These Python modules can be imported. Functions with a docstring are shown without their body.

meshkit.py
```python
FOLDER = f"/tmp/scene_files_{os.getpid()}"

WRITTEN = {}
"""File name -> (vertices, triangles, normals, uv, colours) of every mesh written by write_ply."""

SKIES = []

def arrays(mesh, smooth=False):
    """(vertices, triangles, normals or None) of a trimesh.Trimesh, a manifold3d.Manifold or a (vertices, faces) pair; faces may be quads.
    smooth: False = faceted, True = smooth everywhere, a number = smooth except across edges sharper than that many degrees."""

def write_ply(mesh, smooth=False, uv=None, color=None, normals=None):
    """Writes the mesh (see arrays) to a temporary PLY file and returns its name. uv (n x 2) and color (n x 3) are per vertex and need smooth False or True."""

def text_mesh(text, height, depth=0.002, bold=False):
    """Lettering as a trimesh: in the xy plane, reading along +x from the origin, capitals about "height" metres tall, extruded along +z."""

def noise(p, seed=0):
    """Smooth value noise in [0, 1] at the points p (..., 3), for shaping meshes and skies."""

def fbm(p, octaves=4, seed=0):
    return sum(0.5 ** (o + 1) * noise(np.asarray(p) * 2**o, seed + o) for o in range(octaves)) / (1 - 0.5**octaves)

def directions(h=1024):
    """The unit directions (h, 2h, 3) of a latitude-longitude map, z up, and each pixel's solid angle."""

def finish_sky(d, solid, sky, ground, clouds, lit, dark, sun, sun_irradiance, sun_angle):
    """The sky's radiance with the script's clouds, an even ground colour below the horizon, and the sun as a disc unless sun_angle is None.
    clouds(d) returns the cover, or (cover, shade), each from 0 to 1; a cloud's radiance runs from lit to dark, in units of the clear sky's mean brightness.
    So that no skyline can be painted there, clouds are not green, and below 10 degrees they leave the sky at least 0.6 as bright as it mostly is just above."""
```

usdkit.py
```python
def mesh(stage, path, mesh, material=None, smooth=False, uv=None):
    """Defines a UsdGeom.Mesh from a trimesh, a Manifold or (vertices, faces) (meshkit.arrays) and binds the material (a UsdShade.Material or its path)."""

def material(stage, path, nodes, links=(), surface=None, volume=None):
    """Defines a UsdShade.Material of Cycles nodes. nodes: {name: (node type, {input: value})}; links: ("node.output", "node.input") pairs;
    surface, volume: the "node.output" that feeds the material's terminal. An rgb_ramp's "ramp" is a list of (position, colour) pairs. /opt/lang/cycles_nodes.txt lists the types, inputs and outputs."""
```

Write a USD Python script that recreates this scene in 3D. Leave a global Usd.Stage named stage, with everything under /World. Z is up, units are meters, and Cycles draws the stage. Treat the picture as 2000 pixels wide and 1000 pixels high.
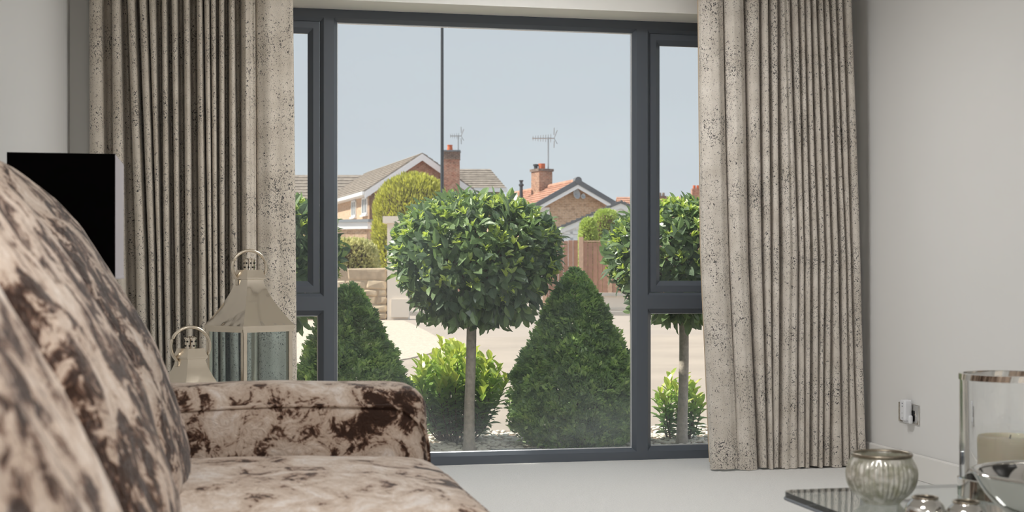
import math, random
import numpy as np, trimesh, usdkit, meshkit
from pxr import Usd, UsdGeom, UsdLux, UsdShade, Gf, Sdf, Vt
from manifold3d import Manifold, CrossSection

random.seed(7)
rng = np.random.default_rng(7)
stage = Usd.Stage.CreateInMemory()
UsdGeom.SetStageUpAxis(stage, "Z")
UsdGeom.SetStageMetersPerUnit(stage, 1.0)
UsdGeom.Xform.Define(stage, "/World")
UsdGeom.Scope.Define(stage, "/World/Looks")

# ------------------------------------------------------------------ camera, sky, sun, lamps' strength, exposure
FPX, CXP, CYP = 2777.8, 1000.0, 535.0          # focal length in pixels, picture centre, horizon row
YAW = math.radians(11.9)
EYE = np.array([0.0, 0.0, 0.9])
cam = UsdGeom.Camera.Define(stage, "/World/camera")
cam.AddTranslateOp().Set(Gf.Vec3d(*EYE))
cam.AddRotateXYZOp().Set(Gf.Vec3f(90, 0, -11.9))
cam.CreateFocalLengthAttr(50.0)
cam.CreateHorizontalApertureAttr(36.0)
cam.CreateVerticalApertureAttr(18.0)
cam.CreateVerticalApertureOffsetAttr(35.0 * 36.0 / 2000.0)
cam.CreateFStopAttr(7.0)
cam.CreateFocusDistanceAttr(7.1)
cam.CreateClippingRangeAttr(Gf.Vec2f(0.05, 2000.0))
cam.CreateExposureAttr(0.0)

LOOK = "/World/Looks/"


def c(r, g, b):
    return tuple(((x / 255 / 12.92) if x <= 10 else ((x / 255 + 0.055) / 1.055) ** 2.4) for x in (r, g, b))


dome = UsdLux.DomeLight.Define(stage, "/World/sky")
dome.CreateIntensityAttr(1.0)
usdkit.material(stage, LOOK + "sky_look", {
    "tc": ("texture_coordinate", {}),
    "s": ("separate_xyz", {}),
    "r": ("rgb_ramp", {"ramp": [(0.0, c(188, 184, 176)), (0.495, c(206, 207, 206)), (0.502, c(218, 224, 228)), (0.56, c(206, 213, 219)), (0.62, c(200, 207, 215)), (0.8, c(200, 209, 221)), (1.0, c(188, 204, 224))]}),
    "mr": ("map_range", {"from_min": -1.0, "from_max": 1.0}),
    "mp": ("mapping", {"scale": (2.2, 2.2, 9.0)}),
    "n": ("noise_texture", {"scale": 1.4, "detail": 5.0, "roughness": 0.55}),
    "nr": ("map_range", {"from_min": 0.35, "from_max": 0.72, "to_min": 0.0, "to_max": 0.55}),
    "mx": ("mix_color", {"b": c(200, 205, 213)}),
    "bg": ("background_shader", {"strength": 1.02}),
}, [("tc.generated", "s.vector"), ("s.z", "mr.value"), ("mr.result", "r.fac"), ("tc.generated", "mp.vector"), ("mp.vector", "n.vector"), ("n.fac", "nr.value"),
    ("nr.result", "mx.fac"), ("r.color", "mx.a"), ("mx.result", "bg.color")], surface="bg.background")
UsdShade.MaterialBindingAPI.Apply(dome.GetPrim()).Bind(UsdShade.Material.Get(stage, LOOK + "sky_look"))

sun = UsdLux.DistantLight.Define(stage, "/World/sun")
SUN_DIR = np.array([-0.68, 0.08, 0.73])        # towards the sun: left of the house, slightly beyond its front
SUN_DIR /= np.linalg.norm(SUN_DIR)
sun.CreateIntensityAttr(1.7)
sun.CreateAngleAttr(1.2)
sun.CreateNormalizeAttr(True)
sun.CreateColorAttr(Gf.Vec3f(1.0, 0.93, 0.82))
q = Gf.Rotation(Gf.Vec3d(0, 0, 1), Gf.Vec3d(*map(float, SUN_DIR)))
sun.AddOrientOp().Set(Gf.Quatf(q.GetQuat()))
LAMP = 31.0                                     # radiance of the opal ceiling lamps


# ------------------------------------------------------------------ helpers
R3 = np.array([math.cos(YAW), -math.sin(YAW), 0.0])
F3 = np.array([math.sin(YAW), math.cos(YAW), 0.0])


def ray(px, py):
    return F3 + R3 * (px - CXP) / FPX + np.array([0, 0, 1.0]) * (CYP - py) / FPX


def on_y(px, py, y):
    d = ray(px, py)
    return EYE + d * (y / d[1])


def on_z(px, py, z):
    d = ray(px, py)
    return EYE + d * ((z - EYE[2]) / d[2])


def on_x(px, py, x):
    d = ray(px, py)
    return EYE + d * (x / d[0])


def at(px, py, depth):
    return EYE + ray(px, py) * depth


COUNT, ORIGIN = {}, {"": np.zeros(3)}


def _path(name, parent):
    base = (str(parent.GetPath()) if parent else "/World") + "/" + name
    n = COUNT.get(base, 0)
    COUNT[base] = n + 1
    return base if n == 0 else f"{base}_{n:03d}"


def tag(p, label=None, cat=None, group=None, kind=None):
    for k, v in (("label", label), ("category", cat), ("group", group), ("kind", kind)):
        if v:
            p.SetCustomDataByKey(k, v)
    return p


def thing(name, label, cat, loc=(0, 0, 0), group=None, kind=None):
    """An Xform at the thing's base; its parts are given in world coordinates and stored relative to it."""
    x = UsdGeom.Xform.Define(stage, _path(name, None))
    x.AddTranslateOp().Set(Gf.Vec3d(*map(float, loc)))
    ORIGIN[str(x.GetPath())] = np.asarray(loc, float)
    return tag(x.GetPrim(), label, cat, group, kind)


def obj(name, mesh, m, parent=None, smooth=False, uv=None, label=None, cat=None, group=None, kind=None, age=None):
    p = _path(name, parent)
    o = ORIGIN[str(parent.GetPath())] if parent else np.zeros(3)
    if uv is None:
        v, f, n = meshkit.arrays(mesh, smooth)
        if n is not None:
            g = usdkit.mesh(stage, p, (v - o, f), m, False)
            g.CreateNormalsAttr(Vt.Vec3fArray.FromNumpy(n.astype(np.float32)))
            g.SetNormalsInterpolation("vertex")
        else:
            g = usdkit.mesh(stage, p, (v - o, f), m, False)
    else:
        v, f = (mesh.vertices, mesh.faces) if hasattr(mesh, "vertices") else mesh
        g = usdkit.mesh(stage, p, (np.asarray(v) - o, f), m, smooth, uv)
    if age is not None:
        UsdGeom.PrimvarsAPI(g).CreatePrimvar("age", Sdf.ValueTypeNames.FloatArray, "vertex").Set(Vt.FloatArray.FromNumpy(np.asarray(age, np.float32)))
    ORIGIN[p] = o
    return tag(g.GetPrim(), label, cat, group, kind)


def cat_(ms):
    vs, fs, n = [], [], 0
    for m in ms:
        v, f, _ = meshkit.arrays(m)
        vs.append(v)
        fs.append(f + n)
        n += len(v)
    return np.vstack(vs), np.vstack(fs)


def box(x0, x1, y0, y1, z0, z1, bevel=0.0):
    x0, x1 = sorted((x0, x1)); y0, y1 = sorted((y0, y1)); z0, z1 = sorted((z0, z1))
    b = min(bevel, 0.49 * min(x1 - x0, y1 - y0, z1 - z0))
    if b <= 0:
        m = trimesh.creation.box([x1 - x0, y1 - y0, z1 - z0])
        m.apply_translation([(x0 + x1) / 2, (y0 + y1) / 2, (z0 + z1) / 2])
        return np.array(m.vertices), np.array(m.faces)
    pts = []
    for sx, ax in ((1, x0), (-1, x1)):
        for sy, ay in ((1, y0), (-1, y1)):
            for sz, az in ((1, z0), (-1, z1)):
                pts += [(ax, ay + sy * b, az + sz * b), (ax + sx * b, ay, az + sz * b), (ax + sx * b, ay + sy * b, az)]
    return Manifold.hull_points(np.array(pts))


def obox(o, ex, ey, a0, a1, b0, b1, z0, z1):
    """A box in the horizontal frame (ex, ey) at o."""
    v, f = box(a0, a1, b0, b1, z0, z1)
    return o + v[:, :1] * ex + v[:, 1:2] * ey + v[:, 2:] * np.array([0, 0, 1.0]), f


def prism(poly3, off):
    """A flat polygon (n x 3, convex order) extruded by the vector off."""
    p = np.asarray(poly3, float)
    n = len(p)
    v = np.vstack([p, p + off])
    f = []
    for i in range(1, n - 1):
        f += [(0, i + 1, i), (n, n + i, n + i + 1)]
    for i in range(n):
        j = (i + 1) % n
        f += [(i, j, n + j), (i, n + j, n + i)]
    f = np.array(f)
    nrm = np.cross(p[1] - p[0], p[2] - p[0])
    if nrm @ np.asarray(off) < 0:
        f = f[:, ::-1]
    return v, f


def lathe(prof, n=48, center=(0, 0, 0), closed=False):
    """prof: (r, z) pairs; revolved about z."""
    pr = np.asarray(prof, float)
    a = np.arange(n) * 2 * np.pi / n
    v = np.stack([pr[:, 0, None] * np.cos(a), pr[:, 0, None] * np.sin(a), np.repeat(pr[:, 1:2], n, 1)], -1).reshape(-1, 3) + np.asarray(center)
    k = len(pr)
    f = []
    for i in range(k if closed else k - 1):
        i2 = (i + 1) % k
        for j in range(n):
            j2 = (j + 1) % n
            f += [(i * n + j, i * n + j2, i2 * n + j2), (i * n + j, i2 * n + j2, i2 * n + j)]
    return v, np.array(f)


def tube(pts, r, sides=8, closed=False):
    p = np.asarray(pts, float)
    if closed:
        t = np.roll(p, -1, 0) - np.roll(p, 1, 0)
    else:
        t = np.gradient(p, axis=0)
    t /= np.linalg.norm(t, axis=1, keepdims=True) + 1e-12
    ref = np.where(np.abs(t[:, 2:]) < 0.9, [0, 0, 1.0], [1.0, 0, 0])
    a = np.cross(t, ref)
    a /= np.linalg.norm(a, axis=1, keepdims=True) + 1e-12
    b = np.cross(a, t)
    ang = np.arange(sides) * 2 * np.pi / sides
    rr = np.broadcast_to(np.asarray(r, float), (len(p),))
    v = p[:, None] + rr[:, None, None] * (np.cos(ang)[None, :, None] * a[:, None] + np.sin(ang)[None, :, None] * b[:, None])
    v = v.reshape(-1, 3)
    f = []
    n = len(p)
    for i in range(n if closed else n - 1):
        i2 = (i + 1) % n
        for j in range(sides):
            j2 = (j + 1) % sides
            f += [(i * sides + j, i * sides + j2, i2 * sides + j2), (i * sides + j, i2 * sides + j2, i2 * sides + j)]
    if not closed:
        for base, flip in ((0, True), ((n - 1) * sides, False)):
            for j in range(1, sides - 1):
                tri = (base, base + j, base + j + 1)
                f.append(tri[::-1] if flip else tri)
    f = np.array(f)[:, ::-1]
    return v, f


def grid(P):
    """P: rows x cols x 3 -> a sheet."""
    n, m = P.shape[:2]
    i, j = np.meshgrid(np.arange(n - 1), np.arange(m - 1), indexing="ij")
    a = i * m + j
    q4 = np.stack([a, a + 1, a + m + 1, a + m], -1).reshape(-1, 4)
    return P.reshape(-1, 3), np.vstack([q4[:, [0, 1, 2]], q4[:, [0, 2, 3]]])


def soft_box(x0, x1, y0, y1, z0, z1, r, n=28, crown=0.0, rumple=0.0, seed=0, face_bulge=0.0):
    """A rounded upholstery block; crown lifts the middle of its top."""
    h = np.array([x1 - x0, y1 - y0, z1 - z0]) / 2
    cc = np.array([x0 + x1, y0 + y1, z0 + z1]) / 2
    s = np.linspace(-1, 1, n)
    s = np.sign(s) * (1 - (1 - np.abs(s)) ** 1.5)
    A, B = np.meshgrid(s, s, indexing="ij")
    vs, fs, k = [], [], 0
    for ax in range(3):
        for sg in (-1, 1):
            P = np.zeros((n, n, 3))
            P[..., ax] = sg
            P[..., (ax + 1) % 3] = A
            P[..., (ax + 2) % 3] = B
            v, f = grid(P)
            vs.append(v)
            fs.append((f if sg > 0 else f[:, ::-1]) + k)
            k += len(v)
    u = np.vstack(vs)
    p = u * h
    inner = np.clip(p, -(h - r), h - r)
    d = p - inner
    d /= np.linalg.norm(d, axis=1, keepdims=True) + 1e-9
    out = inner + d * r
    if crown:
        w = (1 - np.abs(u[:, 0]) ** 3) * (1 - np.abs(u[:, 1]) ** 3)
        out[:, 2] += crown * w * np.clip(u[:, 2], 0, 1)
    if face_bulge:
        w = (1 - np.abs(u[:, 0]) ** 3) * (1 - np.abs(u[:, 2]) ** 3)
        out[:, 1] += face_bulge * w * u[:, 1]
    out = out + cc
    if rumple:
        out += d * ((meshkit.fbm(out * 7, 3, seed) - 0.5) * rumple)[:, None]
    m = trimesh.Trimesh(out, np.vstack(fs), process=False)
    m.merge_vertices(digits_vertex=5)
    m.update_faces(m.nondegenerate_faces())
    return m


# ------------------------------------------------------------------ materials
def plain(name, col, rough=0.5, metal=0.0, bump=0.0, bscale=200.0, var=0.0, vscale=6.0, bdist=0.004, **kw):
    nodes = {"p": ("principled_bsdf", {"base_color": col, "roughness": rough, "metallic": metal, **kw})}
    links = []
    if bump or var:
        nodes["g"] = ("geometry", {})
    if bump:
        nodes["bn"] = ("noise_texture", {"scale": bscale, "detail": 3.0})
        nodes["b"] = ("bump", {"strength": bump, "distance": bdist})
        links += [("g.position", "bn.vector"), ("bn.fac", "b.height"), ("b.normal", "p.normal")]
    if var:
        nodes["vn"] = ("noise_texture", {"scale": vscale, "detail": 4.0})
        lo, hi = [max(0, x * (1 - var)) for x in col], [min(1, x * (1 + var)) for x in col]
        nodes["vr"] = ("rgb_ramp", {"ramp": [(0.3, lo), (0.7, hi)]})
        links += [("g.position", "vn.vector"), ("vn.fac", "vr.fac"), ("vr.color", "p.base_color")]
    return usdkit.material(stage, LOOK + name, nodes, links, surface="p.BSDF")


M = {}
M["wall"] = plain("wall_paint", c(225, 224, 222), 0.6, bump=0.05, bscale=350)
M["reveal"] = plain("reveal_paint", c(236, 234, 229), 0.6)
M["ceiling"] = plain("ceiling_paint", c(238, 237, 233), 0.7)
M["trim"] = plain("trim_paint", c(228, 226, 222), 0.35)
M["carpet"] = plain("carpet_pile", c(223, 222, 219), 0.95, bump=0.6, bscale=420, var=0.05, vscale=120, sheen_weight=0.3)
M["anthracite"] = plain("anthracite_frame", c(86, 92, 100), 0.33)
M["gasket"] = plain("glazing_gasket", c(22, 22, 24), 0.6)
M["spacer"] = plain("glazing_spacer", c(205, 207, 210), 0.3, 0.6)
M["black_shade"] = plain("black_lamp_shade", c(9, 8, 8), 0.9, specular_ior_level=0.0)
M["lining"] = plain("shade_lining", c(205, 200, 205), 0.8)
M["chrome"] = plain("polished_chrome", c(214, 212, 208), 0.06, 1.0)
M["nickel"] = plain("brushed_nickel", c(226, 214, 196), 0.22, 1.0, bump=0.25, bscale=9, bdist=0.012)
M["nickel_polished"] = plain("polished_nickel", c(232, 221, 205), 0.06, 1.0, bump=0.5, bscale=3.6, bdist=0.04)
M["white_plastic"] = plain("white_plastic", c(226, 227, 230), 0.3)
M["black_plastic"] = plain("black_plastic", c(20, 20, 22), 0.3)
M["candle"] = plain("candle_wax", c(240, 228, 204), 0.45, subsurface_weight=0.15, subsurface_scale=0.02)
M["wick"] = plain("candle_wick", c(40, 34, 30), 0.9)
M["white_upvc"] = plain("white_upvc", c(236, 238, 240), 0.4)
M["cream_render"] = plain("cream_render", c(226, 216, 204), 0.9, bump=0.2, bscale=40)
M["far_glass"] = plain("far_window_glass", c(120, 128, 134), 0.08, specular_ior_level=0.9)
M["terracotta"] = plain("terracotta_pot", c(196, 106, 70), 0.8)
M["lead"] = plain("grey_lead", c(120, 126, 132), 0.6)
M["dark_steel"] = plain("dark_lamp_column", c(62, 66, 72), 0.5)
M["aerial"] = plain("aluminium_aerial", c(168, 172, 176), 0.35, 0.6)
M["dish"] = plain("grey_dish", c(186, 190, 194), 0.5)
M["tarmac"] = plain("pale_tarmac", c(172, 159, 146), 0.9, bump=0.3, bscale=60, var=0.10, vscale=0.7)
M["road"] = plain("sunlit_road", c(170, 158, 147), 0.9, bump=0.3, bscale=60, var=0.07, vscale=0.5)
M["kerb"] = plain("concrete_kerb", c(190, 184, 176), 0.9, var=0.06, vscale=3)
M["gravel"] = plain("limestone_gravel", c(198, 184, 168), 0.95, bump=1.0, bscale=45, var=0.24, vscale=22)
M["soil"] = plain("bed_soil", c(148, 132, 116), 0.95, bump=0.6, bscale=50, var=0.2, vscale=30)
M["bark"] = plain("grey_bark", c(178, 169, 158), 0.9, bump=0.8, bscale=90, var=0.2, vscale=40)
M["twig"] = plain("brown_twig", c(98, 76, 60), 0.9)
M["grate"] = plain("galvanised_grate", c(150, 152, 154), 0.4, 0.8)
M["roof_felt"] = plain("flat_roof_felt", c(142, 148, 154), 0.8)
M["table_glass"] = usdkit.material(stage, LOOK + "table_glass", {"p": ("principled_bsdf", {"base_color": c(224, 230, 228), "roughness": 0.02, "transmission_weight": 1.0, "ior": 1.52})}, [], surface="p.BSDF")
M["clear_glass"] = usdkit.material(stage, LOOK + "clear_glass", {"p": ("principled_bsdf", {"base_color": (0.97, 0.98, 0.98), "roughness": 0.01, "transmission_weight": 1.0, "ior": 1.47})}, [], surface="p.BSDF")


def pane_mat(name, tint, ior=1.45):
    return usdkit.material(stage, LOOK + name, {
        "f": ("fresnel", {"IOR": ior}), "ge": ("geometry", {}), "nb": ("math", {"math_type": "subtract", "value1": 1.0}), "fm": ("math", {"math_type": "multiply"}), "t": ("transparent_bsdf", {"color": tint}), "g": ("glossy_bsdf", {"color": (0.9, 0.93, 0.95), "roughness": 0.01}), "m": ("mix_closure", {})},
        [("ge.backfacing", "nb.value2"), ("f.fac", "fm.value1"), ("nb.value", "fm.value2"), ("fm.value", "m.fac"), ("t.BSDF", "m.closure1"), ("g.BSDF", "m.closure2")], surface="m.closure")


def dusty_pane(name, tint, ior, dust):
    """A pane with a thin film of dust, thicker towards the ground where rain splashes it."""
    return usdkit.material(stage, LOOK + name, {
        "f": ("fresnel", {"IOR": ior}), "ge": ("geometry", {}), "nb": ("math", {"math_type": "subtract", "value1": 1.0}), "fm": ("math", {"math_type": "multiply"}),
        "t": ("transparent_bsdf", {"color": tint}), "g": ("glossy_bsdf", {"color": (0.9, 0.93, 0.95), "roughness": 0.01}), "m": ("mix_closure", {}),
        "d1": ("diffuse_bsdf", {"color": (0.75, 0.78, 0.8)}), "d2": ("translucent_bsdf", {"color": (0.75, 0.78, 0.8)}), "dm": ("mix_closure", {"fac": 0.5}),
        "n": ("noise_texture", {"scale": 2.6, "detail": 4.0}), "nr": ("map_range", {"from_min": 0.3, "from_max": 0.75, "to_min": dust * 0.4, "to_max": dust * 1.6}),
        "sx": ("separate_xyz", {}), "zr": ("map_range", {"range_type": "smoothstep", "from_min": 0.5, "from_max": 0.03, "to_min": 0.9, "to_max": 4.0}), "dd": ("math", {"math_type": "multiply"}), "m2": ("mix_closure", {})},
        [("ge.backfacing", "nb.value2"), ("f.fac", "fm.value1"), ("nb.value", "fm.value2"), ("fm.value", "m.fac"), ("t.BSDF", "m.closure1"), ("g.BSDF", "m.closure2"),
         ("ge.position", "n.vector"), ("n.fac", "nr.value"), ("ge.position", "sx.vector"), ("sx.z", "zr.value"), ("nr.result", "dd.value1"), ("zr.result", "dd.value2"), ("dd.value", "m2.fac"),
         ("d1.BSDF", "dm.closure1"), ("d2.BSDF", "dm.closure2"), ("m.closure", "m2.closure1"), ("dm.closure", "m2.closure2")], surface="m2.closure")


M["pane"] = dusty_pane("window_pane", (0.97, 0.985, 0.985), 1.3, 0.022)
M["lantern_pane"] = pane_mat("lantern_pane", (0.86, 0.91, 0.92), 1.5)
M["lamp_glow"] = usdkit.material(stage, LOOK + "opal_diffuser", {"e": ("emission", {"color": (1.0, 0.99, 0.978), "strength": LAMP})}, [], surface="e.emission")

# curtain: beige chenille with dark flecks that gather in clouds
def curtain_mat(name, shift, lo, hi):
    return usdkit.material(stage, LOOK + name, {
        "uv": ("uvmap", {"attribute": "st"}),
        "m1": ("mapping", {"scale": (1.25, 0.85, 1.0), "location": (shift, shift * 0.7, shift)}),
        "n1": ("noise_texture", {"scale": 118.0, "detail": 1.5, "roughness": 0.55, "distortion": 1.6}),
        "m2": ("mapping", {"scale": (6.0, 4.0, 1.0), "location": (shift + 3, shift, 0)}),
        "n2": ("noise_texture", {"scale": 1.0, "detail": 3.0, "roughness": 0.6}),
        "sx": ("separate_xyz", {}),
        "w1": ("math", {"math_type": "multiply", "value2": 21.0}),
        "w2": ("math", {"math_type": "sine"}),
        "w3": ("math", {"math_type": "multiply", "value2": 0.018}),
        "k": ("math", {"math_type": "multiply_add", "value2": 0.34, "value3": -0.17}),
        "a1": ("math", {"math_type": "add"}),
        "a2": ("math", {"math_type": "add"}),
        "th": ("map_range", {"range_type": "smoothstep", "from_min": 0.596, "from_max": 0.638}),
        "n3": ("noise_texture", {"scale": 9.0, "detail": 4.0}),
        "base": ("rgb_ramp", {"ramp": [(0.3, lo), (0.7, hi)]}),
        "mx": ("mix_color", {"b": c(52, 52, 54)}),
        "th2": ("math", {"math_type": "multiply", "value2": 0.9}),
        "n4": ("noise_texture", {"scale": 260.0, "detail": 2.0}),
        "bp": ("bump", {"strength": 0.5, "distance": 0.003}),
        "p": ("principled_bsdf", {"roughness": 0.75, "sheen_weight": 0.25, "sheen_roughness": 0.4}),
    }, [("uv.UV", "m1.vector"), ("m1.vector", "n1.vector"), ("uv.UV", "m2.vector"), ("m2.vector", "n2.vector"), ("uv.UV", "sx.vector"), ("sx.y", "w1.value1"), ("w1.value", "w2.value1"),
        ("w2.value", "w3.value1"), ("n2.fac", "k.value1"), ("k.value", "a1.value1"), ("w3.value", "a1.value2"), ("a1.value", "a2.value1"), ("n1.fac", "a2.value2"), ("a2.value", "th.value"),
        ("uv.UV", "n3.vector"), ("n3.fac", "base.fac"), ("base.color", "mx.a"), ("th.result", "th2.value1"), ("th2.value", "mx.fac"), ("mx.result", "p.base_color"), ("uv.UV", "n4.vector"),
        ("n4.fac", "bp.height"), ("bp.normal", "p.normal")], surface="p.BSDF")


M["curtain"] = curtain_mat("flecked_curtain", 0.0, c(196, 185, 170), c(221, 211, 197))
M["curtain_b"] = curtain_mat("flecked_curtain_second", 5.3, c(194, 185, 173), c(219, 211, 201))
M["curtain_lining"] = plain("curtain_lining", c(196, 176, 150), 0.9)

# crushed velvet: pale taupe with chocolate blotches, sheen on the crushed ridges
def velvet(name, scale, stretch, shift, dk=0.0):
    return usdkit.material(stage, LOOK + name, {
        "g": ("geometry", {}),
        "m": ("mapping", {"scale": stretch, "location": (shift, shift * 0.3, 0)}),
        "n1": ("noise_texture", {"scale": scale, "detail": 6.0, "roughness": 0.6, "distortion": 1.1}),
        "n2": ("noise_texture", {"scale": scale * 3.2, "detail": 4.0, "roughness": 0.6, "distortion": 2.2}),
        "n0": ("noise_texture", {"scale": scale * 0.3, "detail": 2.0}),
        "a0": ("math", {"math_type": "multiply_add", "value2": 0.42, "value3": -0.21}),
        "a": ("math", {"math_type": "multiply_add", "value2": 0.32, "value3": -0.16}),
        "s": ("math", {"math_type": "add"}),
        "s2": ("math", {"math_type": "add"}),
        "r": ("rgb_ramp", {"ramp": [(0.0, c(48, 34, 28)), (0.39 + dk, c(58, 40, 31)), (0.435 + dk, c(112, 85, 70)), (0.47 + dk, c(184, 163, 146)), (0.60 + dk, c(208, 191, 176)), (0.75 + dk, c(226, 216, 208))]}),
        "rr": ("map_range", {"from_min": 0.3, "from_max": 0.7, "to_min": 0.68, "to_max": 0.42}),
        "bp": ("bump", {"strength": 0.55, "distance": 0.012}),
        "p": ("principled_bsdf", {"sheen_weight": 0.2, "sheen_roughness": 0.2, "sheen_tint": (1.0, 0.98, 0.97), "specular_ior_level": 0.15}),
    }, [("g.position", "m.vector"), ("m.vector", "n0.vector"), ("m.vector", "n1.vector"), ("m.vector", "n2.vector"), ("n2.fac", "a.value1"), ("n0.fac", "a0.value1"), ("n1.fac", "s.value1"), ("a.value", "s.value2"), ("s.value", "s2.value1"), ("a0.value", "s2.value2"),
        ("s2.value", "r.fac"), ("r.color", "p.base_color"), ("n2.fac", "rr.value"), ("rr.result", "p.roughness"), ("n2.fac", "bp.height"), ("bp.normal", "p.normal")], surface="p.BSDF")


M["velvet"] = velvet("crushed_velvet", 13.0, (1.0, 1.0, 1.0), 0.0)
M["velvet_seat"] = velvet("crushed_velvet_seat", 12.0, (1.0, 0.8, 1.0), 4.4, -0.045)
for i, (sh, dk) in enumerate(((2.0, 0.03), (7.3, 0.055), (11.9, -0.02))):
    M[f"velvet_back{i}"] = velvet(f"crushed_velvet_back_{'abc'[i]}", 13.0, (1.0, 0.8, 0.95), sh, dk)

# mercury glass: patchy silvering
M["mercury"] = usdkit.material(stage, LOOK + "mercury_glass", {
    "g": ("geometry", {}), "n": ("noise_texture", {"scale": 55.0, "detail": 5.0}),
    "r": ("rgb_ramp", {"ramp": [(0.35, c(196, 192, 178)), (0.6, c(238, 235, 227))]}),
    "t": ("map_range", {"from_min": 0.4, "from_max": 0.62, "to_min": 0.55, "to_max": 0.15}),
    "p": ("principled_bsdf", {"roughness": 0.16, "metallic": 0.25, "specular_ior_level": 0.8, "ior": 1.5}),
    "tr": ("transparent_bsdf", {"color": c(236, 238, 228)}), "mx": ("mix_closure", {})},
    [("g.position", "n.vector"), ("n.fac", "r.fac"), ("r.color", "p.base_color"), ("n.fac", "t.value"), ("t.result", "mx.fac"), ("p.BSDF", "mx.closure1"), ("tr.BSDF", "mx.closure2")], surface="mx.closure")
M["bronze"] = plain("antique_bronze", c(120, 92, 70), 0.35, 1.0)
M["pewter"] = plain("pewter_rim", c(150, 140, 124), 0.3, 0.9)


def leaf_mat(name, old, mid, young, rough=0.32, trans=0.3):
    return usdkit.material(stage, LOOK + name, {
        "a": ("attribute", {"attribute": "age"}),
        "r": ("rgb_ramp", {"ramp": [(0.0, old), (0.5, mid), (1.0, young)]}),
        "p": ("principled_bsdf", {"roughness": rough, "specular_ior_level": 0.5}),
        "h": ("hsv", {"saturation": 1.15, "value": 1.5}),
        "t": ("translucent_bsdf", {}), "m": ("mix_closure", {"fac": trans})},
        [("a.fac", "r.fac"), ("r.color", "p.base_color"), ("r.color", "h.color"), ("h.color", "t.color"), ("p.BSDF", "m.closure1"), ("t.BSDF", "m.closure2")], surface="m.closure")


M["bay"] = leaf_mat("bay_leaf", c(98, 115, 94), c(132, 156, 106), c(200, 214, 116))
M["boxleaf"] = leaf_mat("box_leaf", c(124, 146, 112), c(164, 190, 130), c(208, 226, 150), 0.35, 0.38)
M["laurel"] = leaf_mat("laurel_leaf", c(112, 140, 96), c(154, 182, 102), c(208, 212, 116), 0.35, 0.35)
M["conifer"] = leaf_mat("golden_conifer", c(136, 134, 82), c(194, 194, 104), c(230, 230, 126), 0.7, 0.25)
M["hedge"] = leaf_mat("privet_hedge", c(152, 154, 104), c(204, 200, 142), c(234, 228, 180), 0.6, 0.25)
M["topiary"] = leaf_mat("clipped_hedge", c(150, 166, 98), c(180, 196, 112), c(206, 218, 136), 0.7, 0.2)

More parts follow.
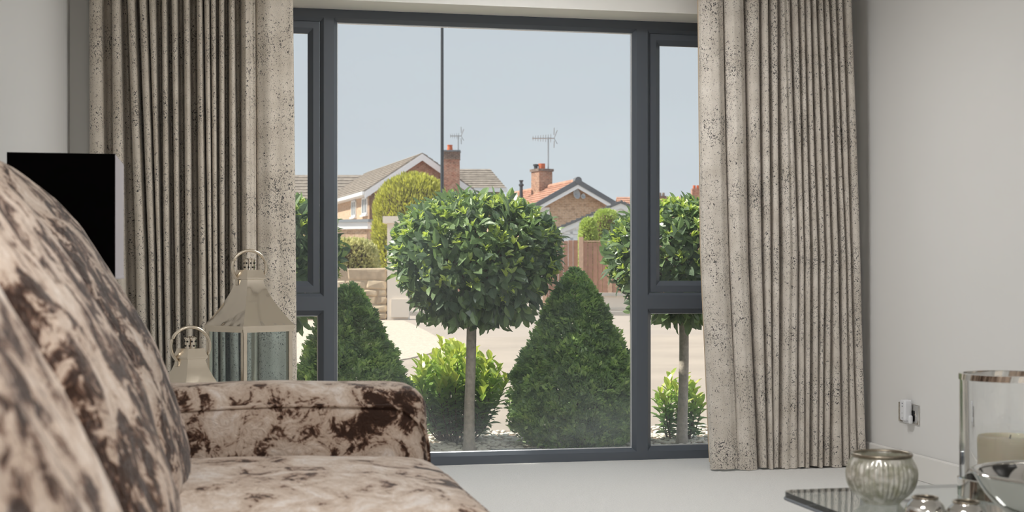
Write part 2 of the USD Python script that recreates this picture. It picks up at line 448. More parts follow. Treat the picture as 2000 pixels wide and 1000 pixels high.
# brick walls: u along the wall, v up it, in metres
def brick(name, a, b, mortar, dark=0.0):
    return usdkit.material(stage, LOOK + name, {
        "uv": ("uvmap", {"attribute": "st"}),
        "b": ("brick_texture", {"color1": a, "color2": b, "mortar": mortar, "scale": 1.0, "mortar_size": 0.012, "mortar_smooth": 0.3, "brick_width": 0.225, "row_height": 0.075, "bias": -0.1}),
        "n": ("noise_texture", {"scale": 3.0, "detail": 5.0, "roughness": 0.65}),
        "nr": ("map_range", {"from_min": 0.40, "from_max": 0.7, "to_min": 0.0, "to_max": 0.55}),
        "mx": ("mix_color", {"b": mortar}),
        "n2": ("noise_texture", {"scale": 5.5, "detail": 4.0, "roughness": 0.7}),
        "nr2": ("map_range", {"from_min": 0.48, "from_max": 0.68, "to_min": 0.0, "to_max": 0.55}),
        "mx2": ("mix_color", {"b": tuple(x * 0.35 for x in b)}),
        "p": ("principled_bsdf", {"roughness": 0.9})},
        [("uv.UV", "b.vector"), ("uv.UV", "n.vector"), ("n.fac", "nr.value"), ("nr.result", "mx.fac"), ("b.color", "mx.a"), ("uv.UV", "n2.vector"), ("n2.fac", "nr2.value"), ("nr2.result", "mx2.fac"), ("mx.result", "mx2.a"), ("mx2.result", "p.base_color")], surface="p.BSDF")


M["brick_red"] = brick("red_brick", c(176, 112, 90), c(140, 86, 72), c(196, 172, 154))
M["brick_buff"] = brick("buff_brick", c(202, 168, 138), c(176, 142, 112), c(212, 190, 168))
M["brick_brown"] = brick("brown_brick", c(168, 120, 96), c(128, 90, 74), c(184, 160, 140))
M["brick_dark"] = brick("sooty_brick", c(120, 92, 80), c(92, 74, 68), c(150, 138, 128))
M["tile_grey"] = plain("grey_brown_tile", c(140, 130, 120), 0.9, var=0.28, vscale=3.5)
M["tile_red"] = plain("orange_tile", c(178, 136, 116), 0.9, var=0.25, vscale=3.0)
M["tile_edge"] = plain("grey_verge_tile", c(112, 114, 118), 0.9)
for i, col in enumerate([(208, 190, 164), (194, 176, 152), (216, 200, 176), (180, 162, 140)]):
    M[f"stone{i}"] = plain(f"sandstone_{'abcd'[i]}", c(*col), 0.95, bump=1.0, bscale=14, var=0.16, vscale=7)
M["mortar"] = plain("wall_mortar", c(186, 168, 146), 0.95, bump=0.8, bscale=30)
for i, col in enumerate([(176, 136, 116), (206, 172, 148), (170, 130, 110)]):
    M[f"fence{i}"] = plain(f"fence_board_{'abc'[i]}", c(*col), 0.85, var=0.12, vscale=9)
for i, col in enumerate([(226, 218, 206), (204, 194, 182), (236, 230, 222)]):
    M[f"pebble{i}"] = plain(f"pebble_{'abc'[i]}", c(*col), 0.8)

# ------------------------------------------------------------------ the room
XL, XR, YB, YF, YW, YO, ZC = -0.60, 3.022, -2.6, 6.38, 6.61, 6.76, 2.42
OX0, OX1, OZ1 = -0.20, 2.66, 2.125             # the window opening
ST = "structure"


def struct(name, mesh, m, parent=None, **kw):
    return obj(name, mesh, m, parent, kind=None if parent else ST, **kw)


struct("floor", box(XL - 0.1, XR + 0.1, YB - 0.1, YW + 0.08, -0.12, 0.0), M["carpet"], label="pale grey short pile fitted carpet covering the living room floor")
struct("ceiling", box(XL - 0.15, XR + 0.15, YB - 0.15, YO + 0.55, ZC, ZC + 0.14), M["ceiling"], label="plain white plastered living room ceiling")
struct("wall_left", box(XL - 0.15, XL, YB - 0.15, YF, 0, ZC), M["wall"], label="plain off-white painted wall behind the sofa and lamp")
struct("wall_right", box(XR, XR + 0.15, YB - 0.15, YF, 0, ZC), M["wall"], label="plain off-white painted wall with the chrome socket")
struct("wall_window", cat_([box(XL - 0.15, OX0, YF, YO, -0.12, ZC), box(OX1, XR + 0.15, YF, YO, -0.12, ZC), box(OX0, OX1, YF, YO, OZ1, ZC)]), M["reveal"], label="off-white wall and lintel around the big front window")
struct("wall_back", cat_([box(XL - 0.15, 0.5, YB - 0.15, YB, 0, ZC), box(2.5, XR + 0.15, YB - 0.15, YB, 0, ZC), box(0.5, 2.5, YB - 0.15, YB, 2.1, ZC)]), M["wall"], label="off-white wall behind the camera with the patio window")


def skirting(name, x0, x1, y0, y1, label):
    struct(name, box(x0, x1, y0, y1, -0.004, 0.112, 0.007), M["trim"], label=label)


skirting("baseboard_right", XR - 0.016, XR, YB, YF, "white skirting board along the right wall below the socket")
skirting("baseboard_left", XL, XL + 0.016, YB, YF, "white skirting board along the left wall behind the sofa")
skirting("baseboard_window", OX1 + 0.03, XR - 0.016, YF - 0.016, YF, "short white skirting board behind the right curtain")


def ring(x0, x1, z0, z1, ya, w, yb):
    """A mitred chamfer from the rectangle at depth ya to the one w smaller at depth yb, with a return face."""
    a = np.array([(x0, ya, z0), (x1, ya, z0), (x1, ya, z1), (x0, ya, z1)])
    b = np.array([(x0 + w, yb, z0 + w), (x1 - w, yb, z0 + w), (x1 - w, yb, z1 - w), (x0 + w, yb, z1 - w)])
    d = b + [0, 0.012, 0]
    v = np.vstack([a, b, d])
    f = []
    for s in (0, 4):
        for i in range(4):
            j = (i + 1) % 4
            f += [(s + i, s + j, s + 4 + j), (s + i, s + 4 + j, s + 4 + i)]
    return v, np.array(f)[:, ::-1]


def X(px):
    return on_y(px, CYP, YW)[0]


win = thing("window_1", "big anthracite framed living room window between the curtains", None, (1.2, YW, 0), kind=ST)
AN = M["anthracite"]
xm0, xm1, xm2, xm3 = X(632.5), X(652), X(1243.5), X(1265)      # faces of the two mullions
zt, zb = OZ1 - 0.040, 0.040
ztr0, ztr1 = 0.731, 0.795                                       # transoms
YD = YW + 0.07
for nm, args in (("head", (OX0, OX1, YW, YD, zt, OZ1)), ("sill_rail", (OX0, OX1, YW, YD, 0.0, zb)), ("jamb", (OX0, OX0 + 0.05, YW, YD, zb, zt)), ("jamb", (OX1 - 0.05, OX1, YW, YD, zb, zt)),
                 ("mullion", (xm0, xm1, YW, YD, zb, zt)), ("mullion", (xm2, xm3, YW, YD, zb, zt)), ("transom", (OX0 + 0.05, xm0, YW, YD, ztr0, ztr1)), ("transom", (xm3, OX1 - 0.05, YW, YD, ztr0, ztr1))):
    obj(nm, box(*args), AN, win)


def fixed_light(x0, x1, z0, z1, w):
    obj("glazing_bead", ring(x0, x1, z0, z1, YW, w, YW + 0.022), AN, win)
    obj("glazing_spacer", cat_([ring(x0 + w - 0.002, x1 - w + 0.002, z0 + w - 0.002, z1 - w + 0.002, YW + 0.030, 0.006, YW + 0.034)]), M["spacer"], win, label="thin silver spacer bar at the edge of the pane")
    obj("pane", box(x0 + w - 0.003, x1 - w + 0.003, YW + 0.040, YW + 0.046, z0 + w - 0.003, z1 - w + 0.003), M["pane"], win)


def opening_light(x0, x1, z0, z1):
    obj("rebate", ring(x0, x1, z0, z1, YW, 0.016, YW + 0.016), AN, win)
    a, ys = 0.0175, YW + 0.014
    x0, x1, z0, z1 = x0 + a, x1 - a, z0 + a, z1 - a
    w = 0.030
    s = obj("sash", cat_([box(x0, x1, ys, ys + 0.05, z1 - w, z1), box(x0, x1, ys, ys + 0.05, z0, z0 + w), box(x0, x0 + w, ys, ys + 0.05, z0 + w, z1 - w), box(x1 - w, x1, ys, ys + 0.05, z0 + w, z1 - w)]), AN, win)
    g = 0.0005
    obj("sash_gap", cat_([box(x0 - g * 2, x0, ys + 0.010, ys + 0.05, z0, z1), box(x1, x1 + g * 2, ys + 0.010, ys + 0.05, z0, z1), box(x0, x1, ys + 0.010, ys + 0.05, z1, z1 + g * 2)]), M["gasket"], s, label="black shadow gap gasket around the sash")
    x0, x1, z0, z1 = x0 + w, x1 - w, z0 + w, z1 - w
    obj("sash_bead", ring(x0, x1, z0, z1, ys, 0.024, ys + 0.022), AN, s)
    obj("sash_pane", box(x0 + 0.021, x1 - 0.021, ys + 0.034, ys + 0.040, z0 + 0.021, z1 - 0.021), M["pane"], s)


fixed_light(xm1, xm2, zb, zt, 0.016)
fixed_light(OX0 + 0.05, xm0, zb, ztr0, 0.024)
fixed_light(xm3, OX1 - 0.05, zb, ztr0, 0.022)
opening_light(OX0 + 0.05, xm0, ztr1, zt)
opening_light(xm3, OX1 - 0.05, ztr1, zt)

wb = thing("window_2", "white framed patio window in the wall behind the camera", None, (1.5, YB, 0), kind=ST)
for x0, x1, z0, z1 in ((0.5, 2.5, 0, 0.07), (0.5, 2.5, 2.03, 2.1), (0.5, 0.57, 0.07, 2.03), (2.43, 2.5, 0.07, 2.03), (1.46, 1.54, 0.07, 2.03)):
    obj("frame_rail", box(x0, x1, YB - 0.09, YB - 0.02, z0, z1), M["white_upvc"], wb)
for x0, x1 in ((0.57, 1.46), (1.54, 2.43)):
    obj("pane", box(x0, x1, YB - 0.055, YB - 0.049, 0.07, 2.03), M["pane"], wb)

# ceiling lamps: the room's own lights, round opal flush fittings (above the frame)
for k, (lx, ly) in enumerate(((0.45, -1.2), (0.30, 1.5), (1.35, 5.25))):
    t = thing("ceiling_lamp", ("round opal flush ceiling lamp nearest the patio window", "round opal flush ceiling lamp over the middle of the room", "round opal flush ceiling lamp nearest the front window")[k], "ceiling lamp", (lx, ly, ZC), group="flush ceiling lamps")
    obj("rim", lathe([(0.31, 0), (0.33, 0), (0.33, -0.05), (0.31, -0.055)], 48, (lx, ly, ZC), closed=True), M["white_plastic"], t)
    obj("diffuser", lathe([(0.31, -0.045), (0.28, -0.062), (0.18, -0.075), (0.0001, -0.08)], 48, (lx, ly, ZC)), M["lamp_glow"], t)

# ------------------------------------------------------------------ curtains
def z_of(py, depth):
    return 0.9 - (py - CYP) * depth / FPX


def curtain(name, label, rows, yf, crease_top, crease_low, mat, ztop=2.37, zbot=0.006, levels=70, k=15, flat=()):
    """rows: [(image row, [(x0, x1) of each fold in pixels])] -> a pleated sheet; crease_top, crease_low: how deep the crease left of each fold (and right of the last) is at the top and at the hem."""
    zr = [z_of(py, 6.6) for py, _ in rows]
    tab = np.array([[p for f in r for p in f] for _, r in rows], float)
    order = np.argsort(zr)
    zr, tab = np.array(zr)[order], tab[order]
    zs = np.linspace(ztop, zbot, levels)
    P, U = [], None
    r = np.random.default_rng(len(rows[0][1]))
    ph = r.uniform(0, 6.28, len(crease_top))
    for li, z in enumerate(zs):
        if z > zr[-1]:
            px = tab[-1] + (tab[-1] - tab[-2]) * (z - zr[-1]) / (zr[-1] - zr[-2])
        elif z < zr[0]:
            px = tab[0] + (tab[0] - tab[1]) * (zr[0] - z) / (zr[1] - zr[0])
        else:
            px = np.array([np.interp(z, zr, tab[:, j]) for j in range(tab.shape[1])])
        px = px.reshape(-1, 2)
        pts = []
        for i, (a, b) in enumerate(px):
            t = np.linspace(-1, 1, k)
            t = np.sin(t * np.pi / 2)
            e = 3.4 if i in flat else 3.1
            prof = (1 - np.abs(t) ** e) ** (1 / e)
            mixz = np.clip((1.75 - z) / 1.75, 0, 1) ** 1.2
            dl, dr = (crease_top[k2] * (1 - mixz) + crease_low[k2] * mixz for k2 in (i, i + 1))
            d = np.where(t < 0, dl, dr) * (1 - prof)
            if i in flat:
                d = d + 0.006 * np.sin(t * 4.2 + ph[i]) + 0.004 * np.sin(t * 9 + z)
            xa = X_at(a, yf), X_at(b, yf)
            wob = 0.004 * math.sin(z * 3.1 + ph[i])
            xs = xa[0] + (xa[1] - xa[0]) * (t + 1) / 2
            pts.append(np.stack([xs, yf + d + wob, np.full(k, z)], -1))
        row = np.vstack(pts)
        if U is None:
            U = np.concatenate([[0], np.cumsum(np.linalg.norm(np.diff(row, axis=0), axis=1))])
        P.append(row)
    P = np.array(P)
    P[-1, :, 2] += 0.004 * np.sin(np.arange(P.shape[1]) * 0.21)
    v, f = grid(P)
    uv = np.stack([np.tile(U, levels), v[:, 2]], -1)
    t = thing(name, label, "curtain", (P[-1, :, 0].mean(), yf + 0.04, 0.0))
    obj("curtain_panel", (v, f), mat, t, True, uv)
    # lining, a second sheet behind
    Pl = P + np.array([0, 0.012, 0])
    Pl[-1, :, 2] += 0.03
    lv, lf = grid(Pl[::3])
    obj("lining", (lv, lf[:, ::-1]), M["curtain_lining"], t, True, label="plain beige lining behind the flecked curtain fabric")
    tp = np.array([(x, yf + 0.045 + 0.004 * s, z) for s in (0,) for z in (ztop - 0.09, ztop) for x in (P[0, 0, 0], P[0, -1, 0])])
    obj("heading_tape", box(P[0, 0, 0], P[0, -1, 0], yf + 0.085, yf + 0.088, ztop - 0.09, ztop), M["curtain_lining"], t, label="beige heading tape along the top of the curtain")
    return t


def X_at(px, y):
    return on_y(px, CYP, y)[0]


LT = [(172, 200), (216, 235), (245, 263), (268, 286), (288, 304), (314, 327), (333, 347), (357, 371), (383, 396), (397, 410), (411, 422), (427, 439), (446, 459), (470, 498), (500, 573)]
LM = [(173, 208), (219, 247), (263, 285), (288, 303), (305, 315), (318, 332), (340, 352), (361, 376), (387, 404), (405, 414), (415, 426), (428, 440), (448, 465), (472, 501), (503, 579)]
LB = [(174, 214), (222, 256), (270, 296), (298, 312), (314, 322), (326, 338), (345, 357), (364, 380), (390, 408), (409, 418), (419, 429), (431, 444), (450, 470), (474, 504), (506, 583)]
curtain("curtain", "flecked beige chenille curtain left of the window, behind the two lanterns", [(0, LT), (500, LM), (900, LB)], 6.22,
        [0.08, 0.11, 0.13, 0.13, 0.10, 0.13, 0.13, 0.13, 0.13, 0.13, 0.07, 0.10, 0.13, 0.11, 0.03, 0.05], [0.08, 0.11, 0.12, 0.13, 0.11, 0.12, 0.13, 0.12, 0.13, 0.13, 0.06, 0.08, 0.13, 0.10, 0.03, 0.05], M["curtain"], flat=(13, 14))
RT = [(1370, 1416), (1417, 1458), (1461, 1489), (1491, 1504), (1508, 1522), (1525, 1547), (1550, 1561), (1563, 1575), (1576, 1586), (1588, 1597), (1600, 1610), (1612, 1622), (1625, 1635), (1637, 1649), (1651, 1668)]
RM = [(1376, 1428), (1430, 1469), (1471, 1492), (1494, 1509), (1511, 1527), (1532, 1562), (1564, 1574), (1575, 1586), (1588, 1601), (1603, 1615), (1616, 1628), (1630, 1642), (1646, 1655), (1656, 1665), (1667, 1685)]
RB = [(1393, 1443), (1445, 1486), (1488, 1502), (1504, 1512), (1514, 1523), (1525, 1560), (1562, 1572), (1574, 1585), (1588, 1599), (1600, 1610), (1611, 1623), (1625, 1647), (1649, 1660), (1661, 1676), (1678, 1697)]
curtain("curtain", "flecked beige chenille curtain right of the window, beside the plain wall", [(0, RT), (500, RM), (905, RB)], 6.145,
        [0.05, 0.06, 0.10, 0.10, 0.11, 0.10, 0.10, 0.11, 0.11, 0.11, 0.11, 0.11, 0.11, 0.11, 0.11, 0.10], [0.05, 0.010, 0.09, 0.09, 0.02, 0.11, 0.022, 0.018, 0.14, 0.03, 0.09, 0.09, 0.03, 0.025, 0.018, 0.08], M["curtain_b"], flat=(0, 1, 5))
tr = thing("curtain_track", "slim white curtain track on the ceiling above the window", "curtain track", (1.24, 6.3, ZC))
obj("rail", box(XL + 0.02, XR - 0.02, 6.285, 6.315, ZC - 0.035, ZC), M["white_plastic"], tr)
for k in range(24):
    gx = (XL + 0.08 + 0.039 * k) if k < 12 else (XR - 0.05 - 0.06 * (k - 12))
    obj("glider", box(gx, gx + 0.008, 6.295, 6.305, ZC - 0.049, ZC - 0.03), M["white_plastic"], tr)

# ------------------------------------------------------------------ the sofa
sofa = thing("sofa", "crushed velvet sofa in mottled taupe and chocolate along the left wall", "sofa", (0.0, 2.1, 0.0))
SX0, SX1, SY0, SY1 = -0.56, 0.50, 0.58, 3.63
obj("base", soft_box(SX0 + 0.02, SX1 - 0.03, SY0 + 0.02, SY1 - 0.02, 0.06, 0.33, 0.04, 20), M["velvet"], sofa, smooth=True)
obj("back_frame", soft_box(SX0, SX0 + 0.16, SY0 + 0.02, SY1 - 0.02, 0.1, 0.96, 0.06, 22), M["velvet"], sofa, smooth=True)
for ya, yb, sd in ((3.40, SY1, 1), (SY0, 0.80, 2)):
    a = obj("arm", soft_box(SX0 + 0.02, SX1 + 0.015, ya, yb, 0.08, 0.625, 0.055, 34, crown=0.012, rumple=0.012, seed=sd, face_bulge=0.012), M["velvet"], sofa, smooth=True)
    ys = ya - 0.006 if sd == 1 else yb + 0.006
    pts = [(x, ys, 0.585 + 0.004 * math.sin(x * 9)) for x in np.linspace(-0.5, 0.40, 30)] + [(0.40 + 0.11 * math.sin(t), ys, 0.475 + 0.11 * math.cos(t)) for t in np.linspace(0.1, 1.45, 8)] + [(0.512, ys + 0.004, z) for z in np.linspace(0.44, 0.12, 8)]
    obj("piping", tube(pts, 0.0045, 6), M["velvet"], a, smooth=True)
PITCH = (3.40 - 0.82) / 3
for k in range(3):
    ya, yb = 3.395 - PITCH * (k + 1), 3.395 - PITCH * k
    s = obj("seat_cushion", soft_box(-0.40, 0.540, ya + 0.003, yb - 0.003, 0.325, 0.458, 0.066, 34, crown=0.042 + 0.014 * (k == 1), rumple=0.016, seed=5 + k, face_bulge=0.008), M["velvet_seat"], sofa, smooth=True)
    # piping round the top edge
    w, l = (ya + 0.0225, yb - 0.0225), (-0.38, 0.5200)
    loop = []
    for cx, cy, a0 in ((l[1] - 0.05, w[1] - 0.05, 0), (l[0] + 0.05, w[1] - 0.05, 90), (l[0] + 0.05, w[0] + 0.05, 180), (l[1] - 0.05, w[0] + 0.05, 270)):
        loop += [(cx + 0.05 * math.cos(math.radians(a0 + t)), cy + 0.05 * math.sin(math.radians(a0 + t)), 0.4395) for t in np.linspace(0, 90, 7)]
    obj("piping", tube(loop, 0.004, 6, True), M["velvet"], s, smooth=True)
from scipy.interpolate import CubicSpline, PchipInterpolator
FRONT = np.array([(-0.16, 0.458), (-0.075, 0.462), (-0.045, 0.52), (-0.072, 0.63), (-0.115, 0.74), (-0.165, 0.835), (-0.232, 0.940), (-0.295, 1.022), (-0.368, 1.094), (-0.435, 1.132), (-0.49, 1.128)])
BACK = np.array([(-0.16, 0.458), (-0.25, 0.462), (-0.33, 0.50), (-0.37, 0.62), (-0.385, 0.74), (-0.39, 0.85), (-0.395, 0.94), (-0.41, 1.0), (-0.44, 1.07), (-0.475, 1.11), (-0.49, 1.128)])


def back_cushion(k):
    s = np.linspace(0, 1, len(FRONT))
    vv = np.linspace(0, 1, 46)
    Fc, Bc = CubicSpline(s, FRONT)(vv), PchipInterpolator(s, BACK)(vv)
    Mid = Fc * 0.42 + Bc * 0.58
    yc, hw = 3.395 - PITCH * (k + 0.5), PITCH * 0.5 + 0.012
    tt = np.linspace(-1, 1, 56)
    tt = np.sign(tt) * (1 - (1 - np.abs(tt)) ** 1.7)
    e = (1 - np.abs(tt) ** 3.6) ** (1 / 2.0)
    rows = []
    for side in (0, 1):
        S = Fc if side == 0 else Bc
        P = np.zeros((46, 56, 3))
        tv = (1 - np.abs(2 * vv - 1) ** 6)
        for j in range(56):
            q2 = Mid + (S - Mid) * e[j]
            # the cushion's top and ends pull in towards its corners
            sink = (1 - e[j]) * np.clip(vv - 0.4, 0, 1) * 0.10
            P[:, j, 0] = q2[:, 0]
            P[:, j, 2] = q2[:, 1] - sink
            P[:, j, 1] = yc + hw * tt[j] * (1 - 0.05 * np.abs(2 * vv - 1) ** 4)
        n = meshkit.fbm(P * np.array([9, 9, 5]), 3, 20 + k) - 0.5
        wr = np.sin(P[..., 2] * 34 + 6 * meshkit.noise(P * 4, 3 + k) + P[..., 1] * 14) * np.clip(1 - np.abs(np.abs(tt) - 0.8) / 0.2, 0, 1)[None] * 0.006
        if side == 0:
            P[..., 0] += (n * 0.03 + wr) * (e[None] * tv[:, None])
        v, f = grid(P)
        rows.append((v, f[:, ::-1] if side == 0 else f))
    m = trimesh.Trimesh(*cat_(rows), process=False)
    m.merge_vertices(digits_vertex=4)
    m.update_faces(m.nondegenerate_faces())
    bc = obj("back_cushion", m, M[f"velvet_back{k}"], sofa, smooth=True)
    j0 = 0
    for sgn in (-1, 1):
        pts = [(Mid[i, 0] + 0.004, yc + sgn * (hw * (1 - 0.05 * abs(2 * vv[i] - 1) ** 4)), Mid[i, 1] - np.clip(vv[i] - 0.4, 0, 1) * 0.10) for i in range(0, 46, 2)]
        obj("piping", tube(pts, 0.0045, 6), M[f"velvet_back{k}"], bc, smooth=True)


for k in range(3):
    back_cushion(k)
for fx in (SX0 + 0.08, SX1 - 0.1):
    for fy in (SY0 + 0.1, SY1 - 0.1):
        obj("foot", lathe([(0.0001, 0), (0.018, 0), (0.026, 0.07), (0.0001, 0.07)], 16, (fx, fy, 0)), M["black_plastic"], sofa, smooth=40, label="short tapered black sofa foot")

# ------------------------------------------------------------------ side table and table lamp at the far end of the sofa
LX0, LX1, LY0, LY1, LZ0, LZ1 = -0.500, -0.240, 3.72, 4.07, 0.888, 1.203
lxc, lyc = (LX0 + LX1) / 2, (LY0 + LY1) / 2
st = thing("side_table", "small dark square side table hidden behind the far sofa arm", "side table", (lxc, lyc, 0))
obj("table_top", box(lxc - 0.2, lxc + 0.2, lyc - 0.2, lyc + 0.2, 0.53, 0.56, 0.004), M["black_plastic"], st)
for sx in (-1, 1):
    for sy in (-1, 1):
        obj("leg", box(lxc + sx * 0.18 - 0.015, lxc + sx * 0.18 + 0.015, lyc + sy * 0.18 - 0.015, lyc + sy * 0.18 + 0.015, 0, 0.53), M["black_plastic"], st)
lamp = thing("table_lamp", "table lamp with a tall black square box shade, pale on its window side", "lamp", (lxc, lyc, 0.56))
th = 0.004
obj("shade", cat_([box(LX0, LX1, LY0, LY0 + th, LZ0, LZ1), box(LX0, LX1, LY1 - th, LY1, LZ0, LZ1), box(LX0, LX0 + th, LY0 + th, LY1 - th, LZ0, LZ1)]), M["black_shade"], lamp)
obj("shade_side", box(LX1 - th, LX1 + 0.0005, LY0 + 0.003, LY1, LZ0, LZ1 - 0.001), M["lining"], lamp, label="pale grey fabric side of the black shade")
obj("shade_hem", box(LX1 - th, LX1 + 0.002, LY0 + 0.002, LY1, LZ0 - 0.001, LZ0 + 0.007, 0.001), M["lining"], lamp, label="pale rolled hem at the bottom of the shade")
obj("base", lathe([(0.0001, 0.56), (0.075, 0.56), (0.075, 0.572), (0.02, 0.58), (0.03, 0.64), (0.045, 0.70), (0.03, 0.77), (0.012, 0.82), (0.012, 0.90), (0.0001, 0.90)], 32, (lxc, lyc, 0)), M["chrome"], lamp, smooth=40)
bulb = obj("bulb", lathe([(0.0001, 0.90), (0.014, 0.90), (0.014, 0.925), (0.03, 0.955), (0.032, 0.975), (0.02, 1.0), (0.0001, 1.006)], 24, (lxc, lyc, 0)), M["white_plastic"], lamp, smooth=True)
obj("shade_carrier", cat_([box(LX0 + th, LX1 - th, lyc - 0.003, lyc + 0.003, 1.10, 1.106), box(lxc - 0.003, lxc + 0.003, LY0 + th, LY1 - th, 1.10, 1.106), box(lxc - 0.02, lxc - 0.014, lyc - 0.003, lyc + 0.003, 0.9, 1.10), box(lxc + 0.034, lxc + 0.040, lyc - 0.003, lyc + 0.003, 0.9, 1.10), box(lxc - 0.02, lxc + 0.04, lyc - 0.003, lyc + 0.003, 0.895, 0.901)]), M["chrome"], lamp)

# ------------------------------------------------------------------ lanterns
def lantern(name, label, cpx, depth, half, z_roof, z_cap, z_top, angle, polished, rr):
    """A square lantern: glass body on posts, flared roof, stepped cap, vented chimney and a ring handle. half: half the roof's side."""
    p = at(cpx, CYP, depth)
    cx, cy = p[0], p[1]
    t = thing(name, label, "lantern", (cx, cy, 0))
    ca, sa = math.cos(angle), math.sin(angle)

    def turn(m):
        v, f, _ = meshkit.arrays(m)
        w = v.copy()
        w[:, 0], w[:, 1] = cx + v[:, 0] * ca - v[:, 1] * sa, cy + v[:, 0] * sa + v[:, 1] * ca
        return w, f
    NK, NP = M["nickel"], M["nickel_polished"]
    b = half * 0.955
    fr = half * 0.15
    lip = half * 0.19
    zb = z_roof - lip
    # flared roof: square sections
    u = np.linspace(0, 1, 18)
    hw = half * (0.30 + 0.70 * (1 - u) ** 1.5)
    zz = z_roof + (z_cap - z_roof) * u
    P = []
    m = 9
    for k4 in range(4):
        c0, c1 = [np.array(q3) for q3 in ((-1, -1), (1, -1), (1, 1), (-1, 1))][k4], [np.array(q3) for q3 in ((1, -1), (1, 1), (-1, 1), (-1, -1))][k4]
        s = np.linspace(0, 1, m)
        G = np.zeros((18, m, 3))
        xy = c0[None, None] * (1 - s)[None, :, None] + c1[None, None] * s[None, :, None]
        G[..., :2] = xy * hw[:, None, None]
        G[..., 2] = zz[:, None]
        v, f = grid(G)
        P.append((v, f))
    roof = obj("roof", turn(cat_(P)), NP if polished else NK, t, smooth=25)
    obj("roof_edge", turn(cat_([box(-half, half, -half, half, z_roof - 0.012, z_roof + 0.001), box(-half * 0.985, half * 0.985, -half * 0.985, -half * 0.985 + 0.006, zb, z_roof - 0.01), box(-half * 0.985, half * 0.985, half * 0.985 - 0.006, half * 0.985, zb, z_roof - 0.01),
                                box(-half * 0.985, -half * 0.985 + 0.006, -half * 0.98, half * 0.98, zb, z_roof - 0.01), box(half * 0.985 - 0.006, half * 0.985, -half * 0.98, half * 0.98, zb, z_roof - 0.01)])), NK, roof)
    # cap
    h2, h1, ch = half * 0.365, half * 0.285, half * 0.25
    v = np.array([(-h2, -h2, 0), (h2, -h2, 0), (h2, h2, 0), (-h2, h2, 0), (-h1, -h1, ch), (h1, -h1, ch), (h1, h1, ch), (-h1, h1, ch)]) + [0, 0, z_cap - ch * 0.05]
    obj("cap", turn(Manifold.hull_points(np.vstack([v, v[:4] - [0, 0, ch * 0.18]]))), NK, t)
    zc = z_cap + ch * 0.95
    cr, chh = half * 0.17, half * 0.36
    chim = lathe([(cr, zc), (cr, zc + chh * 0.78), (cr * 1.12, zc + chh * 0.8), (cr * 1.12, zc + chh * 0.9), (cr * 0.5, zc + chh), (0.0001, zc + chh)], 28)
    chm = obj("chimney", turn(chim), M["nickel_polished"], t, smooth=40)
    holes = []
    for k8 in range(8):
        for zz2 in (0.22, 0.58):
            a8 = k8 * math.pi / 4 + (0.39 if zz2 > 0.4 else 0)
            hm = trimesh.creation.cylinder(cr * 0.17, 0.003, sections=10)
            hm.apply_transform(trimesh.transformations.rotation_matrix(math.pi / 2, [0, 1, 0]))
            hm.apply_translation([cr, 0, 0])
            hm.apply_transform(trimesh.transformations.rotation_matrix(a8, [0, 0, 1]))
            hm.apply_translation([0, 0, zc + chh * zz2])
            holes.append(hm)
    obj("vent_hole", turn(cat_(holes)), M["black_plastic"], chm, label="ring of small dark vent holes in the chimney", kind="stuff")
    # ring handle: stands up over the chimney, hinged on two lugs
    zc2 = z_top - rr * 0.97
    a2 = np.linspace(-0.29 * math.pi, 1.29 * math.pi, 52)
    hp = [(rr * math.cos(x), 0.0, zc2 + rr * math.sin(x)) for x in a2]
    da = math.radians(HANDLE) - angle
    hp = [(x * math.cos(da), x * math.sin(da), z) for x, _, z in hp]
    obj("ring_handle", turn(tube(hp, half * 0.052, 10)), NK, t, smooth=True)
    for e in (hp[0], hp[-1]):
        obj("handle_lug", turn(box(e[0] - half * 0.09, e[0] + half * 0.09, e[1] - half * 0.09, e[1] + half * 0.09, e[2] - half * 0.16, e[2] + half * 0.04, 0.004)), NK, t)
    # posts, base, panes
    for sx in (-1, 1):
        for sy in (-1, 1):
            obj("post", turn(box(sx * b - fr * (sx > 0), sx * b + fr * (sx < 0), sy * b - fr * (sy > 0), sy * b + fr * (sy < 0), 0.05, zb + 0.005, 0.002)), NK, t)
    obj("base", turn(cat_([box(-half, half, -half, half, 0.0, 0.035, 0.004), box(-b, b, -b, b, 0.035, 0.06, 0.004)])), NK, t)
    for k4 in range(4):
        v, f = box(-b + fr, b - fr, -b + 0.004, -b + 0.007, 0.06, zb)
        rot = trimesh.transformations.rotation_matrix(k4 * math.pi / 2, [0, 0, 1])[:3, :3]
        obj("pane", turn((v @ rot.T, f)), M["lantern_pane"], t)
    return cx, cy, t


HANDLE = 6.0
# seen corner-on: the near corner lies right of the left corner
lantern("lantern", "tall polished nickel lantern with flared roof, the larger of the two", 487, 5.75, 0.1285, 0.693, 0.886, 0.993, math.radians(48 - 11.9), True, 0.068)
lantern("lantern", "short nickel lantern with flared roof and ring handle, the smaller of the two", 372, 5.50, 0.1285, 0.389, 0.582, 0.692, math.radians(48 - 11.9), False, 0.074)

